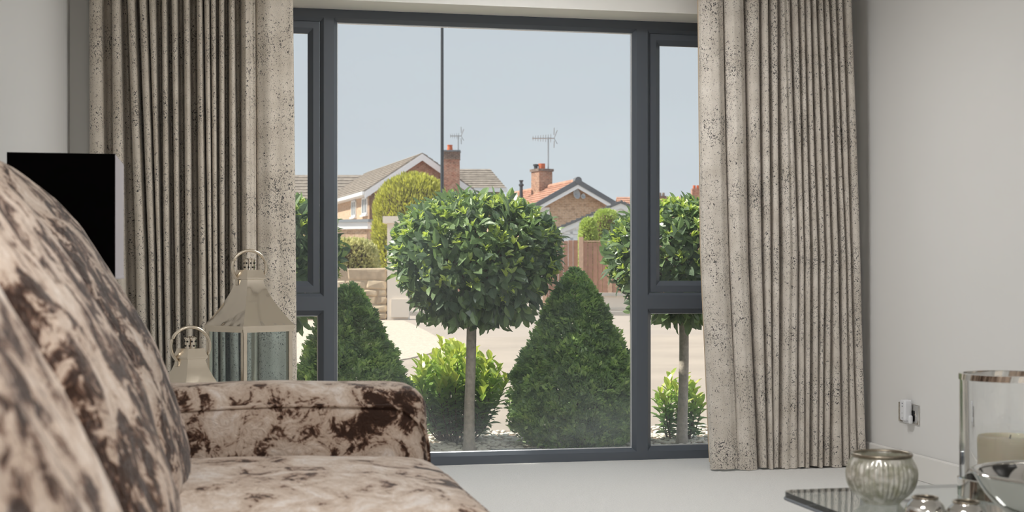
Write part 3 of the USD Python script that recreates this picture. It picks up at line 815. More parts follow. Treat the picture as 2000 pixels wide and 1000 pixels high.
# ------------------------------------------------------------------ double socket with a plug-in unit, on the right wall
sc0, sc1 = on_x(1757.5, 800, XR), on_x(1797, 800, XR)
ya, yb = sc1[1], sc0[1]
zc = 0.283
soc = thing("socket", "double wall socket with polished chrome plate on the right wall", "socket", (XR, (ya + yb) / 2, zc))
obj("plate", box(XR - 0.008, XR, ya, yb, zc - 0.043, zc + 0.043, 0.002), M["chrome"], soc)
ym = (ya + yb) / 2
for s in (-1, 1):
    obj("insert", box(XR - 0.0095, XR - 0.006, ym + s * 0.034 - 0.024, ym + s * 0.034 + 0.024, zc - 0.030, zc + 0.016), M["black_plastic"], soc, label="black socket outlet insert in the chrome plate")
    obj("rocker", box(XR - 0.013, XR - 0.006, ym + s * 0.022 - 0.005, ym + s * 0.022 + 0.005, zc + 0.020, zc + 0.034, 0.001), M["chrome"], soc)
for s in (-1, 1):
    obj("screw", lathe([(0.004, 0), (0.003, 0.0015), (0.0001, 0.002)], 12, (0, 0, 0))if False else box(XR - 0.0095, XR - 0.007, ym + s * 0.064 - 0.003, ym + s * 0.064 + 0.003, zc - 0.003, zc + 0.003, 0.001), M["nickel"], soc)
plug = thing("plug_in_adapter", "white plug-in adapter unit pushed into the chrome wall socket", "plug", (XR - 0.0095, ym, zc))
yp = ym - 0.017
obj("body", soft_box(XR - 0.046, XR - 0.0095, yp - 0.025, yp + 0.025, zc - 0.030, zc + 0.062, 0.008, 10), M["white_plastic"], plug, smooth=30)
obj("foot_plate", soft_box(XR - 0.028, XR - 0.0095, yp - 0.036, yp + 0.034, zc - 0.042, zc - 0.004, 0.008, 10), M["white_plastic"], plug, smooth=30)
for dz, w in ((0.047, 0.006), (0.034, 0.006), (0.004, 0.002), (-0.018, 0.003)):
    obj("indicator", box(XR - 0.0472, XR - 0.0455, yp - w, yp + w * 0.2, zc + dz - 0.002, zc + dz + 0.002), M["lead"], plug, label="tiny grey mark on the adapter front")

tv = thing("television", "large black flat television on the right wall opposite the sofa", "television", (XR, 1.6, 1.1))
obj("panel", box(XR - 0.095, XR - 0.057, 0.85, 2.35, 0.72, 1.58, 0.004), M["black_plastic"], tv)
obj("screen", box(XR - 0.0965, XR - 0.0945, 0.865, 2.335, 0.74, 1.565), M["black_plastic"], tv)
obj("bracket", box(XR - 0.057, XR - 0.0005, 1.4, 1.8, 1.0, 1.3), M["black_plastic"], tv)

# ------------------------------------------------------------------ coffee table and the things on it
TX0, TY1, TZ = 1.235, 2.97, 0.42
tb = thing("coffee_table", "rectangular glass topped coffee table with rounded corners", "coffee table", (1.95, 2.4, 0))
from shapely.geometry import box as sbox
top2 = sbox(TX0, 1.70, TX0 + 1.35, TY1).buffer(-0.035).buffer(0.035, quad_segs=10)
mtop = trimesh.creation.extrude_polygon(top2, 0.012, engine="earcut")
mtop.apply_translation([0, 0, TZ - 0.012])
obj("glass_top", mtop, M["table_glass"], tb)
e2 = np.array(top2.exterior.coords)[:-1]
obj("edge_band", tube(np.column_stack([e2, np.full(len(e2), TZ - 0.015)]), 0.0035, 6, True), M["lead"], tb, smooth=True, label="dark polished lower edge of the glass top")
for sx in (TX0 + 0.22, TX0 + 1.2):
    for sy in (1.85, 2.78):
        obj("leg", box(sx - 0.025, sx + 0.025, sy - 0.025, sy + 0.025, 0.0, TZ - 0.012, 0.003), M["chrome"], tb)
obj("lower_shelf", box(TX0 + 0.2, TX0 + 1.22, 1.83, 2.80, 0.14, 0.15), M["table_glass"], tb)


def ribbed_bowl():
    p = at(1722, 940, 2.98)
    cx, cy = p[0], p[1]
    t = thing("glass_bowl", "round ribbed mercury glass bowl, nearest the table corner", "bowl", (cx, cy, TZ))
    prof = [(0.001, 0.0), (0.036, 0.0), (0.040, 0.004), (0.055, 0.018), (0.068, 0.036), (0.0725, 0.055), (0.071, 0.075), (0.064, 0.092), (0.059, 0.100)]
    inn = [(0.056, 0.100), (0.061, 0.090), (0.0675, 0.074), (0.069, 0.055), (0.064, 0.037), (0.051, 0.020), (0.030, 0.008), (0.001, 0.007)]
    s1 = np.linspace(0, 1, len(prof))
    pr = np.vstack([CubicSpline(s1, prof)(np.linspace(0, 1, 30)), PchipInterpolator(np.linspace(0, 1, len(inn)), inn)(np.linspace(0, 1, 20))])
    n = 320
    v, f = lathe(pr, n)
    ang = np.arctan2(v[:, 1], v[:, 0])
    lev = np.clip((v[:, 2] - 0.006) / 0.02, 0, 1) * np.clip((0.094 - v[:, 2]) / 0.012, 0, 1)
    k = 1 + 0.045 * (np.abs(np.cos(ang * 20)) - 0.6) * lev
    v[:, 0] *= k
    v[:, 1] *= k
    obj("ribbed_body", (v + [cx, cy, TZ + 0.0005], f), M["mercury"], t, smooth=True)
    obj("rim", lathe([(0.0605 + 0.0035 * math.cos(a), 0.1015 + 0.004 * math.sin(a)) for a in np.linspace(0, 2 * math.pi, 12, endpoint=False)], 90, (cx, cy, TZ + 0.0005), closed=True), M["pewter"], t, smooth=True)
    return cx, cy


ribbed_bowl()
p = at(1972, 960, 3.06)
hx, hy = p[0], p[1]
hu = thing("hurricane_lantern", "tall clear glass hurricane candle holder with polished metal base and rim", "candle holder", (hx, hy, TZ))
obj("base", lathe([(0.0001, 0.0005), (0.106, 0.0005), (0.108, 0.003), (0.108, 0.040), (0.106, 0.042), (0.099, 0.042), (0.098, 0.010), (0.0001, 0.010)], 72, (hx, hy, TZ)), M["chrome"], hu, smooth=35)
obj("glass_cylinder", lathe([(0.096, 0.0105), (0.1035, 0.0105), (0.1035, 0.255), (0.096, 0.255)], 72, (hx, hy, TZ), closed=True), M["clear_glass"], hu, smooth=35)
obj("rim", lathe([(0.0955, 0.253), (0.1055, 0.253), (0.1055, 0.266), (0.0955, 0.266)], 72, (hx, hy, TZ), closed=True), M["chrome"], hu, smooth=35)
strip_a = math.radians(180 - 11.9 + 14)
cd = thing("pillar_candle", "cream pillar candle standing inside the glass hurricane holder", "candle", (hx, hy, TZ + 0.0105))
obj("wax", lathe([(0.0001, 0.0105), (0.0665, 0.0105), (0.067, 0.125), (0.064, 0.132), (0.058, 0.132), (0.05, 0.124), (0.0001, 0.12)], 56, (hx, hy, TZ)), M["candle"], cd, smooth=35)
obj("wick", tube([(hx, hy, TZ + 0.118), (hx + 0.001, hy, TZ + 0.128), (hx + 0.003, hy, TZ + 0.134)], 0.0012, 6), M["wick"], cd)
p = at(2082, 925, 2.66)
bx_, by_ = p[0], p[1]
sb = thing("silver_bowl", "wide polished silver bowl at the right edge of the coffee table", "bowl", (bx_, by_, TZ))
pr = CubicSpline(np.linspace(0, 1, 7), [(0.001, 0.0005), (0.055, 0.0005), (0.075, 0.010), (0.115, 0.036), (0.145, 0.066), (0.163, 0.096), (0.170, 0.106)])(np.linspace(0, 1, 30))
pi = CubicSpline(np.linspace(0, 1, 5), [(0.158, 0.106), (0.140, 0.070), (0.105, 0.036), (0.06, 0.016), (0.001, 0.012)])(np.linspace(0, 1, 24))
obj("bowl_body", lathe(np.vstack([pr, pi]), 96, (bx_, by_, TZ)), M["chrome"], sb, smooth=40)
obj("rim", lathe([(0.163 + 0.0085 * math.cos(a), 0.1065 + 0.004 * math.sin(a)) for a in np.linspace(0, 2 * math.pi, 12, endpoint=False)], 96, (bx_, by_, TZ), closed=True), M["chrome"], sb, smooth=True)
for px, py, dp, lab in ((1807, 980, 2.58, "small round silver tealight holder beside the ribbed glass bowl"), (1887, 990, 2.53, "small round silver tealight holder in front of the hurricane lantern")):
    p = at(px, py, dp)
    t = thing("tealight_holder", lab, "candle holder", (p[0], p[1], TZ), group="pair of small silver tealight holders")
    o = (p[0], p[1], TZ)
    pr = CubicSpline(np.linspace(0, 1, 7), [(0.001, 0.0005), (0.022, 0.0005), (0.034, 0.018), (0.0375, 0.040), (0.034, 0.058), (0.026, 0.068), (0.0225, 0.074)])(np.linspace(0, 1, 28))
    pi = [(0.0195, 0.074), (0.0195, 0.06), (0.0185, 0.045), (0.001, 0.044)]
    obj("body", lathe(np.vstack([pr, pi]), 56, o), M["chrome"], t, smooth=40)
    obj("rim", lathe([(0.0215 + 0.0025 * math.cos(a), 0.0745 + 0.0022 * math.sin(a)) for a in np.linspace(0, 2 * math.pi, 10, endpoint=False)], 48, o, closed=True), M["pewter"], t, smooth=True)

# ------------------------------------------------------------------ outdoors: ground
GZ = -0.10
UP = np.array([0, 0, 1.0])


def cf(r, d, z=0.0):
    """Metres to the right, ahead and up, in the direction the photograph looks."""
    return R3 * r + F3 * d + UP * z


def slab(pix, z, th):
    p = np.array([on_z(px, py, z) for px, py in pix])
    from shapely.geometry import Polygon
    m = trimesh.creation.extrude_polygon(Polygon(p[:, :2]).buffer(0), th, engine="earcut")
    m.apply_translation([0, 0, z - th])
    return m


def rect_slab(r0, r1, d0, d1, z, th):
    return obox(np.zeros(3), R3, F3, r0, r1, d0, d1, z - th, z)


struct("ground", box(-160, 160, -60, 260, GZ - 0.3, GZ), M["road"], label="pale sunlit road and open ground beyond the front garden")
struct("driveway", box(-14, 12, YO, 22, GZ, GZ + 0.006), M["tarmac"], label="pale worn tarmac driveway behind the clipped shrubs")
struct("garden_bed", box(-1.6, 5.0, YO, 8.75, GZ + 0.006, GZ + 0.016), M["soil"], label="gravelly planting bed under the window")
gp = [(420, 628), (560, 627), (700, 626), (788, 626), (806, 633), (830, 645), (856, 659), (873, 670), (862, 679), (838, 690), (800, 699), (757, 706), (680, 716), (560, 722), (420, 726)]
struct("gravel_area", slab(gp, GZ + 0.02, 0.02), M["gravel"], label="curved patch of pale limestone gravel before the stone wall")
obj("kerb", rect_slab(-12, 12, 34.0, 34.25, GZ + 0.1, 0.2), M["kerb"], None, label="low concrete kerb along the far side of the road", kind=ST)
# pebbles on the bed: beyond counting
pts = np.column_stack([rng.uniform(-0.4, 4.2, 5200), rng.uniform(7.2, 8.72, 5200)])
pv, pf = [], []
ico = trimesh.creation.icosphere(1, 1.0)
base_v = np.array(ico.vertices)
vs, fs = [], []
for k, (x, y) in enumerate(pts):
    s = rng.uniform(0.008, 0.017)
    a = rng.uniform(0, 6.28)
    v = base_v * [s * rng.uniform(0.9, 1.4), s, s * 0.6]
    v = np.column_stack([v[:, 0] * math.cos(a) - v[:, 1] * math.sin(a), v[:, 0] * math.sin(a) + v[:, 1] * math.cos(a), v[:, 2]])
    vs.append(v + [x, y, GZ + 0.016 + s * 0.4])
    fs.append(np.array(ico.faces) + 42 * k)
obj("pebbles", (np.vstack(vs), np.vstack(fs)), M["pebble0"], smooth=True, label="loose pale pebbles strewn over the planting bed", cat="gravel", kind="stuff")
g0 = on_z(1012, 882, GZ + 0.03)
gr = thing("drain_grate", "small grey metal drain grating in the gravel between the shrubs", "drain cover", (g0[0], g0[1], GZ + 0.016))
obj("frame", cat_([box(g0[0] - 0.14, g0[0] + 0.14, g0[1] - 0.06, g0[1] - 0.05, GZ + 0.016, GZ + 0.04), box(g0[0] - 0.14, g0[0] + 0.14, g0[1] + 0.05, g0[1] + 0.06, GZ + 0.016, GZ + 0.04)]), M["grate"], gr)
for k in range(14):
    xx = g0[0] - 0.13 + 0.02 * k
    obj("bar", box(xx - 0.004, xx + 0.004, g0[1] - 0.052, g0[1] + 0.052, GZ + 0.02, GZ + 0.038), M["grate"], gr)

# ------------------------------------------------------------------ foliage tools
def unit(a):
    return a / (np.linalg.norm(a, axis=-1, keepdims=True) + 1e-9)


LEAF_V = np.array([(0, 0, 0), (0.18, 0.30, 0.06), (0.48, 0.50, 0.10), (0.80, 0.33, 0.03), (1.0, 0, -0.10), (0.80, -0.33, 0.03), (0.48, -0.50, 0.10), (0.18, -0.30, 0.06), (0.34, 0, 0.0), (0.70, 0, -0.03)])
LEAF_F = np.array([(0, 8, 1), (1, 8, 2), (2, 8, 9), (2, 9, 3), (3, 9, 4), (0, 7, 8), (7, 6, 8), (6, 9, 8), (6, 5, 9), (5, 4, 9)])
SPRIG_V = np.array([(0, 0, 0), (0.5, 0.5, 0.12), (1.0, 0, 0), (0.5, -0.5, 0.12)])
SPRIG_F = np.array([(0, 2, 1), (0, 3, 2)])


def leaves(pos, d, nrm, length, width, tv=LEAF_V, tf=LEAF_F):
    """One leaf per row: base, direction, face normal, length and width -> (verts n x k x 3, faces)."""
    d = unit(d)
    s = unit(np.cross(nrm, d))
    n = np.cross(d, s)
    L, W = length[:, None, None], width[:, None, None]
    v = pos[:, None] + tv[None, :, 0, None] * L * d[:, None] + tv[None, :, 1, None] * W * s[:, None] + tv[None, :, 2, None] * L * n[:, None]
    f = tf[None] + (np.arange(len(pos)) * len(tv))[:, None, None]
    return v, f.reshape(-1, 3)


def put_leaves(t, v, age, mat, tf, single, name="leaf"):
    """The 'single' leaves nearest the window become parts, the rest one part."""
    k = v.shape[1]
    order = np.argsort(v[:, :, 1].mean(1) - 0.3 * np.linalg.norm(v[:, 0] - v[:, -1], axis=1) * 3)
    first, rest = order[:single], order[single:]
    for i in first:
        obj(name, (v[i], tf), mat, t, age=np.full(k, age[i]))
    w = v[rest]
    f = (tf[None] + (np.arange(len(rest)) * k)[:, None, None]).reshape(-1, 3)
    obj("foliage", (w.reshape(-1, 3), f), mat, t, age=np.repeat(age[rest], k), kind="stuff")


def crown_points(r, n, c, rad, pw=2.4, inner=0.0):
    u = unit(r.normal(size=(n, 3)))
    s = (np.abs(u[:, 0]) ** pw + np.abs(u[:, 1]) ** pw + np.abs(u[:, 2]) ** pw) ** (-1 / pw)
    q = u * s[:, None]
    q[:, :2] *= (1 - 0.34 * np.clip(-q[:, 2:], 0, 1) ** 2)
    dep = 1 - inner * r.random(n) ** 1.6
    return c + q * dep[:, None] * rad, unit(q / np.asarray(rad)), q


# ------------------------------------------------------------------ the three bay standards
def bay_tree(label, x, y, seed, cz=0.985, rad=(0.455, 0.455, 0.335), n=3600):
    r = np.random.default_rng(seed)
    t = thing("bay_tree", label, "tree", (x, y, GZ), group="lollipop bay trees in a row under the window")
    ctr = np.array([x + 0.03, y, cz])
    rad = np.array(rad)
    zz = np.linspace(GZ, cz - 0.05, 16)
    tr_pts = np.column_stack([x + 0.006 * np.sin(zz * 5 + seed), y + 0.006 * np.cos(zz * 4), zz])
    rr = 0.030 - 0.004 * np.linspace(0, 1, 16) + 0.010 * np.exp(-np.linspace(0, 1, 16) * 14)
    obj("trunk", tube(tr_pts, rr, 12), M["bark"], t, smooth=True)
    for k in range(16):
        a = k * 2.4 + r.uniform(-0.3, 0.3)
        e = r.uniform(-0.1, 1.2)
        d = np.array([math.cos(a) * math.cos(e), math.sin(a) * math.cos(e), math.sin(e)])
        p0 = np.array([x, y, cz - 0.22 + 0.012 * k])
        p1 = ctr + d * rad * 0.86
        s = np.linspace(0, 1, 7)[:, None]
        obj("branch", tube(p0 + (p1 - p0) * s + np.array([0, 0, 0.06]) * (s * (1 - s)), 0.009 - 0.006 * s[:, 0], 6), M["twig"], t, smooth=True)
    # mature leaves
    p, nr, q = crown_points(r, n, ctr, rad * 0.97, 2.5, 0.30)
    lump = 1 + 0.10 * (meshkit.noise(p * 7, seed) - 0.5)
    p = ctr + (p - ctr) * lump[:, None]
    rnd = unit(r.normal(size=(n, 3)))
    d = nr * 0.45 + rnd * 0.95 + np.where(q[:, 2:] < -0.62, -0.45, 0.22) * UP
    nrm = nr * 0.7 + UP * 0.45 + rnd[:, ::-1] * 0.55
    L = r.uniform(0.048, 0.100, n)
    v1, _ = leaves(p, d, nrm, L, L * r.uniform(0.46, 0.58, n))
    age1 = np.clip(r.normal(0.2, 0.16, n) + 0.10 * q[:, 2], 0, 0.6)
    # young shoots: little rosettes, mostly on the top
    m = 380
    ps, ns, qs = crown_points(r, m * 2, ctr, rad, 2.5, 0.06)
    keep = np.argsort(-(qs[:, 2] + r.uniform(-0.9, 0.9, m * 2)))[:m]
    ps, ns, qs = ps[keep], ns[keep], qs[keep]
    k5 = 5
    base = np.repeat(ps, k5, 0)
    ax = unit(np.repeat(ns * 0.6 + UP * 0.55, k5, 0))
    d = unit(ax * 0.9 + unit(r.normal(size=(m * k5, 3))) * 0.8)
    L = r.uniform(0.028, 0.055, m * k5)
    v2, _ = leaves(base - ax * 0.01, d, np.cross(np.cross(d, ax), d) + 0.2 * UP, L, L * 0.42)
    age2 = np.clip(np.repeat(r.uniform(0.66, 1.0, m), k5) + r.normal(0, 0.08, m * k5), 0, 1)
    # the odd long leaf hanging out below the clipped crown
    m3 = 110
    a3, r3 = r.uniform(0, 6.28, m3), rad[0] * 0.8 * np.sqrt(r.uniform(0.02, 0.9, m3))
    z3 = cz - rad[2] * (0.97 - 0.55 * (r3 / rad[0]) ** 4) + r.uniform(-0.035, 0.03, m3)
    p3_ = np.column_stack([ctr[0] + r3 * np.cos(a3), y + r3 * np.sin(a3), z3])
    d3 = np.column_stack([np.cos(a3), np.sin(a3), np.zeros(m3)]) * 0.5 + unit(r.normal(size=(m3, 3))) * 0.6 - UP * 0.7
    L = r.uniform(0.06, 0.10, m3)
    v3, _ = leaves(p3_, d3, unit(r.normal(size=(m3, 3))), L, L * 0.52)
    put_leaves(t, np.vstack([v1, v2, v3]), np.concatenate([age1, age2, np.clip(r.normal(0.3, 0.12, m3), 0, 1)]), M["bay"], LEAF_F, 300)
    return t


T1, T2 = on_z(914, 886, GZ), on_z(1337, 872, GZ)
bay_tree("lollipop bay tree with a round leafy crown in the middle of the big pane", T1[0], 7.72, 11)
bay_tree("lollipop bay tree half hidden behind the right mullion and curtain", T2[0] - 0.03, 7.80, 12)
bay_tree("lollipop bay tree almost hidden by the left curtain", 0.19, 7.76, 13)


# ------------------------------------------------------------------ clipped box cones
def box_cone(label, x, y, ztop, rmax, seed, n=44000, cut=0.0):
    r = np.random.default_rng(seed)
    t = thing("box_cone", label, "shrub", (x, y, GZ), group="clipped box cones under the window")
    H = ztop - GZ
    for k in range(9):
        a, rr0 = r.uniform(0, 6.28), r.uniform(0.2, 0.7)
        s = np.linspace(0, 1, 7)[:, None]
        p0 = np.array([x, y, GZ]) + 0.05 * np.array([math.cos(a), math.sin(a), 0])
        p1 = np.array([x + math.cos(a) * rmax * rr0, y + math.sin(a) * rmax * rr0, GZ + H * (0.75 - 0.5 * rr0)])
        obj("stem", tube(p0 + (p1 - p0) * s, 0.010 - 0.006 * s[:, 0], 6), M["twig"], t, smooth=True)

    def rad(h):
        hh = np.clip(h, 0, 1)
        return rmax * np.interp(hh, [0, 0.085, 0.15, 0.225, 0.37, 0.51, 0.65, 0.79, 0.9, 0.97, 1.0], [0.70, 0.91, 0.98, 1.0, 0.94, 0.80, 0.61, 0.42, 0.24, 0.09, 0.0])
    h = np.empty(0)
    while len(h) < n:
        cand = r.random(n * 2)
        h = np.concatenate([h, cand[r.random(n * 2) < rad(cand) / rmax + 0.04]])
    h = h[:n] * 0.99 + 0.01
    a = r.uniform(0, 2 * math.pi, n)
    P0 = np.column_stack([np.cos(a), np.sin(a), h * 2.6])
    lump = 1 + 0.22 * (meshkit.fbm(P0 * 3.1, 3, seed) - 0.5) + 0.30 * (meshkit.noise(P0 * 8, seed + 1) - 0.5)
    dep = 1 - 0.34 * r.random(n) ** 1.8
    R = rad(h) * lump * dep + 0.008
    p = np.column_stack([x + R * np.cos(a), y + R * np.sin(a), GZ + 0.02 + h * H])
    out = np.column_stack([np.cos(a), np.sin(a), np.full(n, 0.55)])
    # bushes of twiglets share a direction
    tw = unit(np.column_stack([meshkit.noise(p * 28, seed + 2 + k) - 0.5 for k in range(3)]))
    d = unit(out) * 0.8 + tw * 0.7 + unit(r.normal(size=(n, 3))) * 0.6 + UP * 0.25
    L = r.uniform(0.020, 0.038, n)
    v, f = leaves(p, d, UP + unit(r.normal(size=(n, 3))) * 0.8, L, L * 0.55, SPRIG_V, SPRIG_F)
    age = np.clip(r.normal(0.28, 0.15, n) + 1.1 * (meshkit.noise(p * 22, seed + 9) - 0.42) * (dep > 0.85), 0, 1)
    obj("foliage", (v.reshape(-1, 3), f), M["boxleaf"], t, age=np.repeat(age, 4), kind="stuff")


cb = on_z(1121, 876, GZ)
box_cone("clipped box cone standing left of the right mullion, the fuller of the two", cb[0], 7.86, 0.908, 0.352, 21)
cl = on_y(683, 535, 7.9)
box_cone("clipped box cone behind the left mullion, above the sofa arm", cl[0], 7.9, 0.825, 0.325, 22, n=38000)


# ------------------------------------------------------------------ loose laurel shrubs
def shrub(label, x, y, zt, rx, seed, stems, per, lo=0.10):
    r = np.random.default_rng(seed)
    t = thing("laurel_shrub", label, "shrub", (x, y, GZ), group="loose laurel shrubs at the foot of the bay trees")
    P, D, A, N = [], [], [], []
    H = zt - GZ
    for k in range(stems):
        a = k * 2.399 + r.uniform(-0.3, 0.3)
        rho = rx * math.sqrt((k + 0.5) / stems)
        hh = H * (0.98 - 0.42 * (rho / rx) ** 2) * r.uniform(0.88, 1.02)
        p0 = np.array([x + 0.06 * math.cos(a), y + 0.06 * math.sin(a), GZ])
        p1 = np.array([x + rho * math.cos(a), y + rho * math.sin(a), GZ + hh])
        s = np.linspace(0, 1, 9)
        curve = p0 + (p1 - p0) * np.column_stack([s ** 0.62, s ** 0.62, s])
        obj("stem", tube(curve, 0.005 - 0.003 * s, 5), M["twig"], t, smooth=True)
        for m in range(per):
            f = lo + (1 - lo) * (m + 0.5) / per
            f = min(1, f ** 0.82)
            q0 = np.array([np.interp(f, s, curve[:, i]) for i in range(3)])
            ang = m * 2.4 + r.uniform(-0.4, 0.4)
            side = np.array([math.cos(ang), math.sin(ang), 0])
            up = 0.15 + 1.5 * f ** 3
            D.append(unit(side + UP * up + r.normal(size=3) * 0.22))
            P.append(q0)
            N.append(UP * 1.0 - side * 0.3 * up + side * 0.2)
            A.append(np.clip(0.12 + 0.85 * max(0, f - 0.45) / 0.55 * r.uniform(0.75, 1.1) + r.normal(0, 0.08) - 0.25 * (1 - hh / H), 0, 1))
    P, D, A, N = map(np.array, (P, D, A, N))
    L = r.uniform(0.055, 0.088, len(P))
    v, _ = leaves(P, D, N, L, L * r.uniform(0.42, 0.54, len(P)))
    put_leaves(t, v, A, M["laurel"], LEAF_F, 300)


s1 = on_y(893, 535, 8.22)
shrub("low yellow-green laurel shrub growing behind the trunk of the middle bay tree", s1[0], 8.22, 0.53, 0.305, 31, 52, 34)
s2 = on_y(1326, 535, 8.05)
shrub("low yellow-green laurel shrub at the foot of the right bay tree", s2[0], 8.05, 0.31, 0.155, 32, 17, 22)


# ------------------------------------------------------------------ stone wall, gate pier, low walls
wall = thing("stone_wall", "low garden wall of rough pale sandstone blocks across the road", "wall", cf(-5.0, 31.2, GZ))
r = np.random.default_rng(41)
x0, x1 = -6.4, (756 - CXP) / FPX * 31.0
z = GZ
courses = [0.17, 0.16, 0.19, 0.15, 0.20, 0.26]
obj("core", obox(np.zeros(3), R3, F3, x0 + 0.02, x1 - 0.02, 31.005, 31.38, GZ, GZ + sum(courses) - 0.03), M["mortar"], wall)
for ci, h in enumerate(courses):
    x = x0 - r.uniform(0, 0.3)
    while x < x1 - 0.02:
        w = min(r.uniform(0.30, 0.70) * (1.5 if ci == 5 else 1), x1 - x)
        if x1 - (x + w) < 0.2:
            w = x1 - x
        pr = r.uniform(-0.03, 0.03)
        b = 0.028
        corner = []
        for sx, ax in ((1, x + 0.008), (-1, x + w - 0.008)):
            for sy, ay in ((1, 30.98 + pr), (-1, 31.42)):
                for sz, az in ((1, z + 0.006), (-1, z + h - 0.006)):
                    jx, jy, jz = r.uniform(-0.016, 0.016, 3)
                    ax2, ay2, az2 = ax + jx, ay + jy, az + jz
                    corner += [(ax2, ay2 + sy * b, az2 + sz * b), (ax2 + sx * b, ay2, az2 + sz * b), (ax2 + sx * b, ay2 + sy * b, az2)]
        for _ in range(5):
            corner.append((x + w * r.uniform(0.12, 0.88), 30.965 + pr + r.uniform(-0.006, 0.012), z + h * r.uniform(0.2, 0.8)))
        q3 = np.array(corner)
        pts3 = R3 * q3[:, :1] + F3 * q3[:, 1:2] + UP * q3[:, 2:]
        obj("stone", Manifold.hull_points(pts3), M[f"stone{r.integers(4)}"], wall)
        x += w
    z += h


def pix_r(px, d):
    return (px - CXP) / FPX * d


pier = thing("gate_pier", "cream rendered gate pier with a square cap at the end of the stone wall", "gate pier", cf(pix_r(777, 31), 31.2, GZ))
pz = z_of(436, 31)
obj("shaft", obox(np.zeros(3), R3, F3, pix_r(757, 31), pix_r(798, 31), 30.9, 31.36, GZ, pz), M["cream_render"], pier)
obj("cap", obox(np.zeros(3), R3, F3, pix_r(749, 31), pix_r(806, 31), 30.8, 31.46, pz, z_of(423, 31)), M["cream_render"], pier)
obj("plinth", obox(np.zeros(3), R3, F3, pix_r(765, 31), pix_r(800, 31), 30.84, 30.94, GZ + 0.06, z_of(584, 31)), M["cream_render"], pier, label="pale smooth panel low on the pier front")
lw = thing("low_wall", "short white rendered wall with a flat coping behind the right cone", "wall", cf(pix_r(1205, 36), 36.1, GZ))
obj("body", obox(np.zeros(3), R3, F3, pix_r(1168, 36), pix_r(1275, 36), 35.95, 36.2, GZ, z_of(578, 36)), M["cream_render"], lw)
obj("coping", obox(np.zeros(3), R3, F3, pix_r(1165, 36), pix_r(1278, 36), 35.9, 36.25, z_of(578, 36), z_of(572, 36)), M["kerb"], lw)
obj("plinth", obox(np.zeros(3), R3, F3, pix_r(1164, 36), pix_r(1278, 36), 35.85, 35.95, GZ, z_of(602, 36)), M["kerb"], lw)

# fence of upright boards
fen = thing("board_fence", "brown upright board fence with posts across the road", "fence", cf(pix_r(1240, 45), 45.1, GZ))
r = np.random.default_rng(51)
FD = 45.0
xa, xb = pix_r(1062, FD), pix_r(1420, FD)
post = pix_r(1135, FD)
x = xa
zt_gate, zt_f = z_of(470, FD), z_of(473, FD)
while x < xb:
    w = 0.155
    if abs(x + w / 2 - post) > 0.12:
        gate = x < post
        hh = (zt_gate if gate else zt_f) + r.uniform(-0.012, 0.012)
        o2 = r.uniform(0, 0.012)
        obj("board", obox(np.zeros(3), R3, F3, x + 0.005, x + w - 0.005, FD + o2 + (0.03 if gate else 0), FD + 0.022 + o2 + (0.03 if gate else 0), GZ + 0.04, hh), M[f"fence{(0 if r.random() < 0.5 else 2) if gate else r.integers(2)}"], fen)
    x += w
for px in (pix_r(1064, FD), post, post + 1.85, post + 3.7):
    obj("post", obox(np.zeros(3), R3, F3, px - 0.07, px + 0.07, FD - 0.03, FD + 0.11, GZ, z_of(463, FD)), M["fence1"], fen, label="square brown fence post")
for zz in (0.35, 1.05):
    obj("rail", obox(np.zeros(3), R3, F3, xa, xb, FD + 0.06, FD + 0.10, zz, zz + 0.09), M["fence1"], fen)
obj("cap_rail", obox(np.zeros(3), R3, F3, post + 0.08, xb, FD - 0.015, FD + 0.06, zt_f + 0.012, zt_f + 0.05), M["fence1"], fen)


# ------------------------------------------------------------------ hedges beyond the road
def hedge(name, label, cat, ctr, rad, pw, n, L0, L1, mat, seed, zmin, upw=0.6, wr=0.3, group=None):
    r = np.random.default_rng(seed)
    t = thing(name, label, cat, (ctr[0], ctr[1], zmin), group=group)
    ctr, rad = np.asarray(ctr, float), np.asarray(rad, float)
    u = unit(r.normal(size=(n, 3)))
    s = (np.abs(u) ** pw).sum(1) ** (-1 / pw)
    q = u * s[:, None]
    dep = 1 - 0.12 * r.random(n)
    loc = q * rad * dep[:, None]
    lump = 1 + 0.14 * (meshkit.fbm(loc * 1.6, 3, seed) - 0.5)
    loc *= lump[:, None]
    p = ctr + R3 * loc[:, :1] + F3 * loc[:, 1:2] + UP * loc[:, 2:]
    p[:, 2] = np.maximum(p[:, 2], zmin + 0.02)
    out = unit(R3 * q[:, :1] / rad[0] + F3 * q[:, 1:2] / rad[1] + UP * q[:, 2:] / rad[2])
    rn = unit(r.normal(size=(n, 3)))
    L = r.uniform(L0, L1, n)
    v, f = leaves(p, out * 0.7 + UP * upw + rn * 0.55, rn + out * 0.6, L, L * wr, SPRIG_V, SPRIG_F)
    age = np.clip(r.normal(0.45, 0.2, n) + 0.6 * (meshkit.fbm(loc * 2.5, 2, seed + 4) - 0.5), 0, 1)
    core = trimesh.creation.icosphere(3, 1.0)
    cv = np.array(core.vertices)
    cs = (np.abs(cv) ** pw).sum(1) ** (-1 / pw)
    cl3 = cv * cs[:, None] * rad * 0.87
    cp = ctr + R3 * cl3[:, :1] + F3 * cl3[:, 1:2] + UP * cl3[:, 2:]
    cp[:, 2] = np.maximum(cp[:, 2], zmin)
    obj("branches", (cp, np.array(core.faces)), M["twig"], t, smooth=True, label="dense brown twiggy inside of the hedge")
    obj("foliage", (v.reshape(-1, 3), f), mat, t, age=np.repeat(age, 4), kind="stuff")


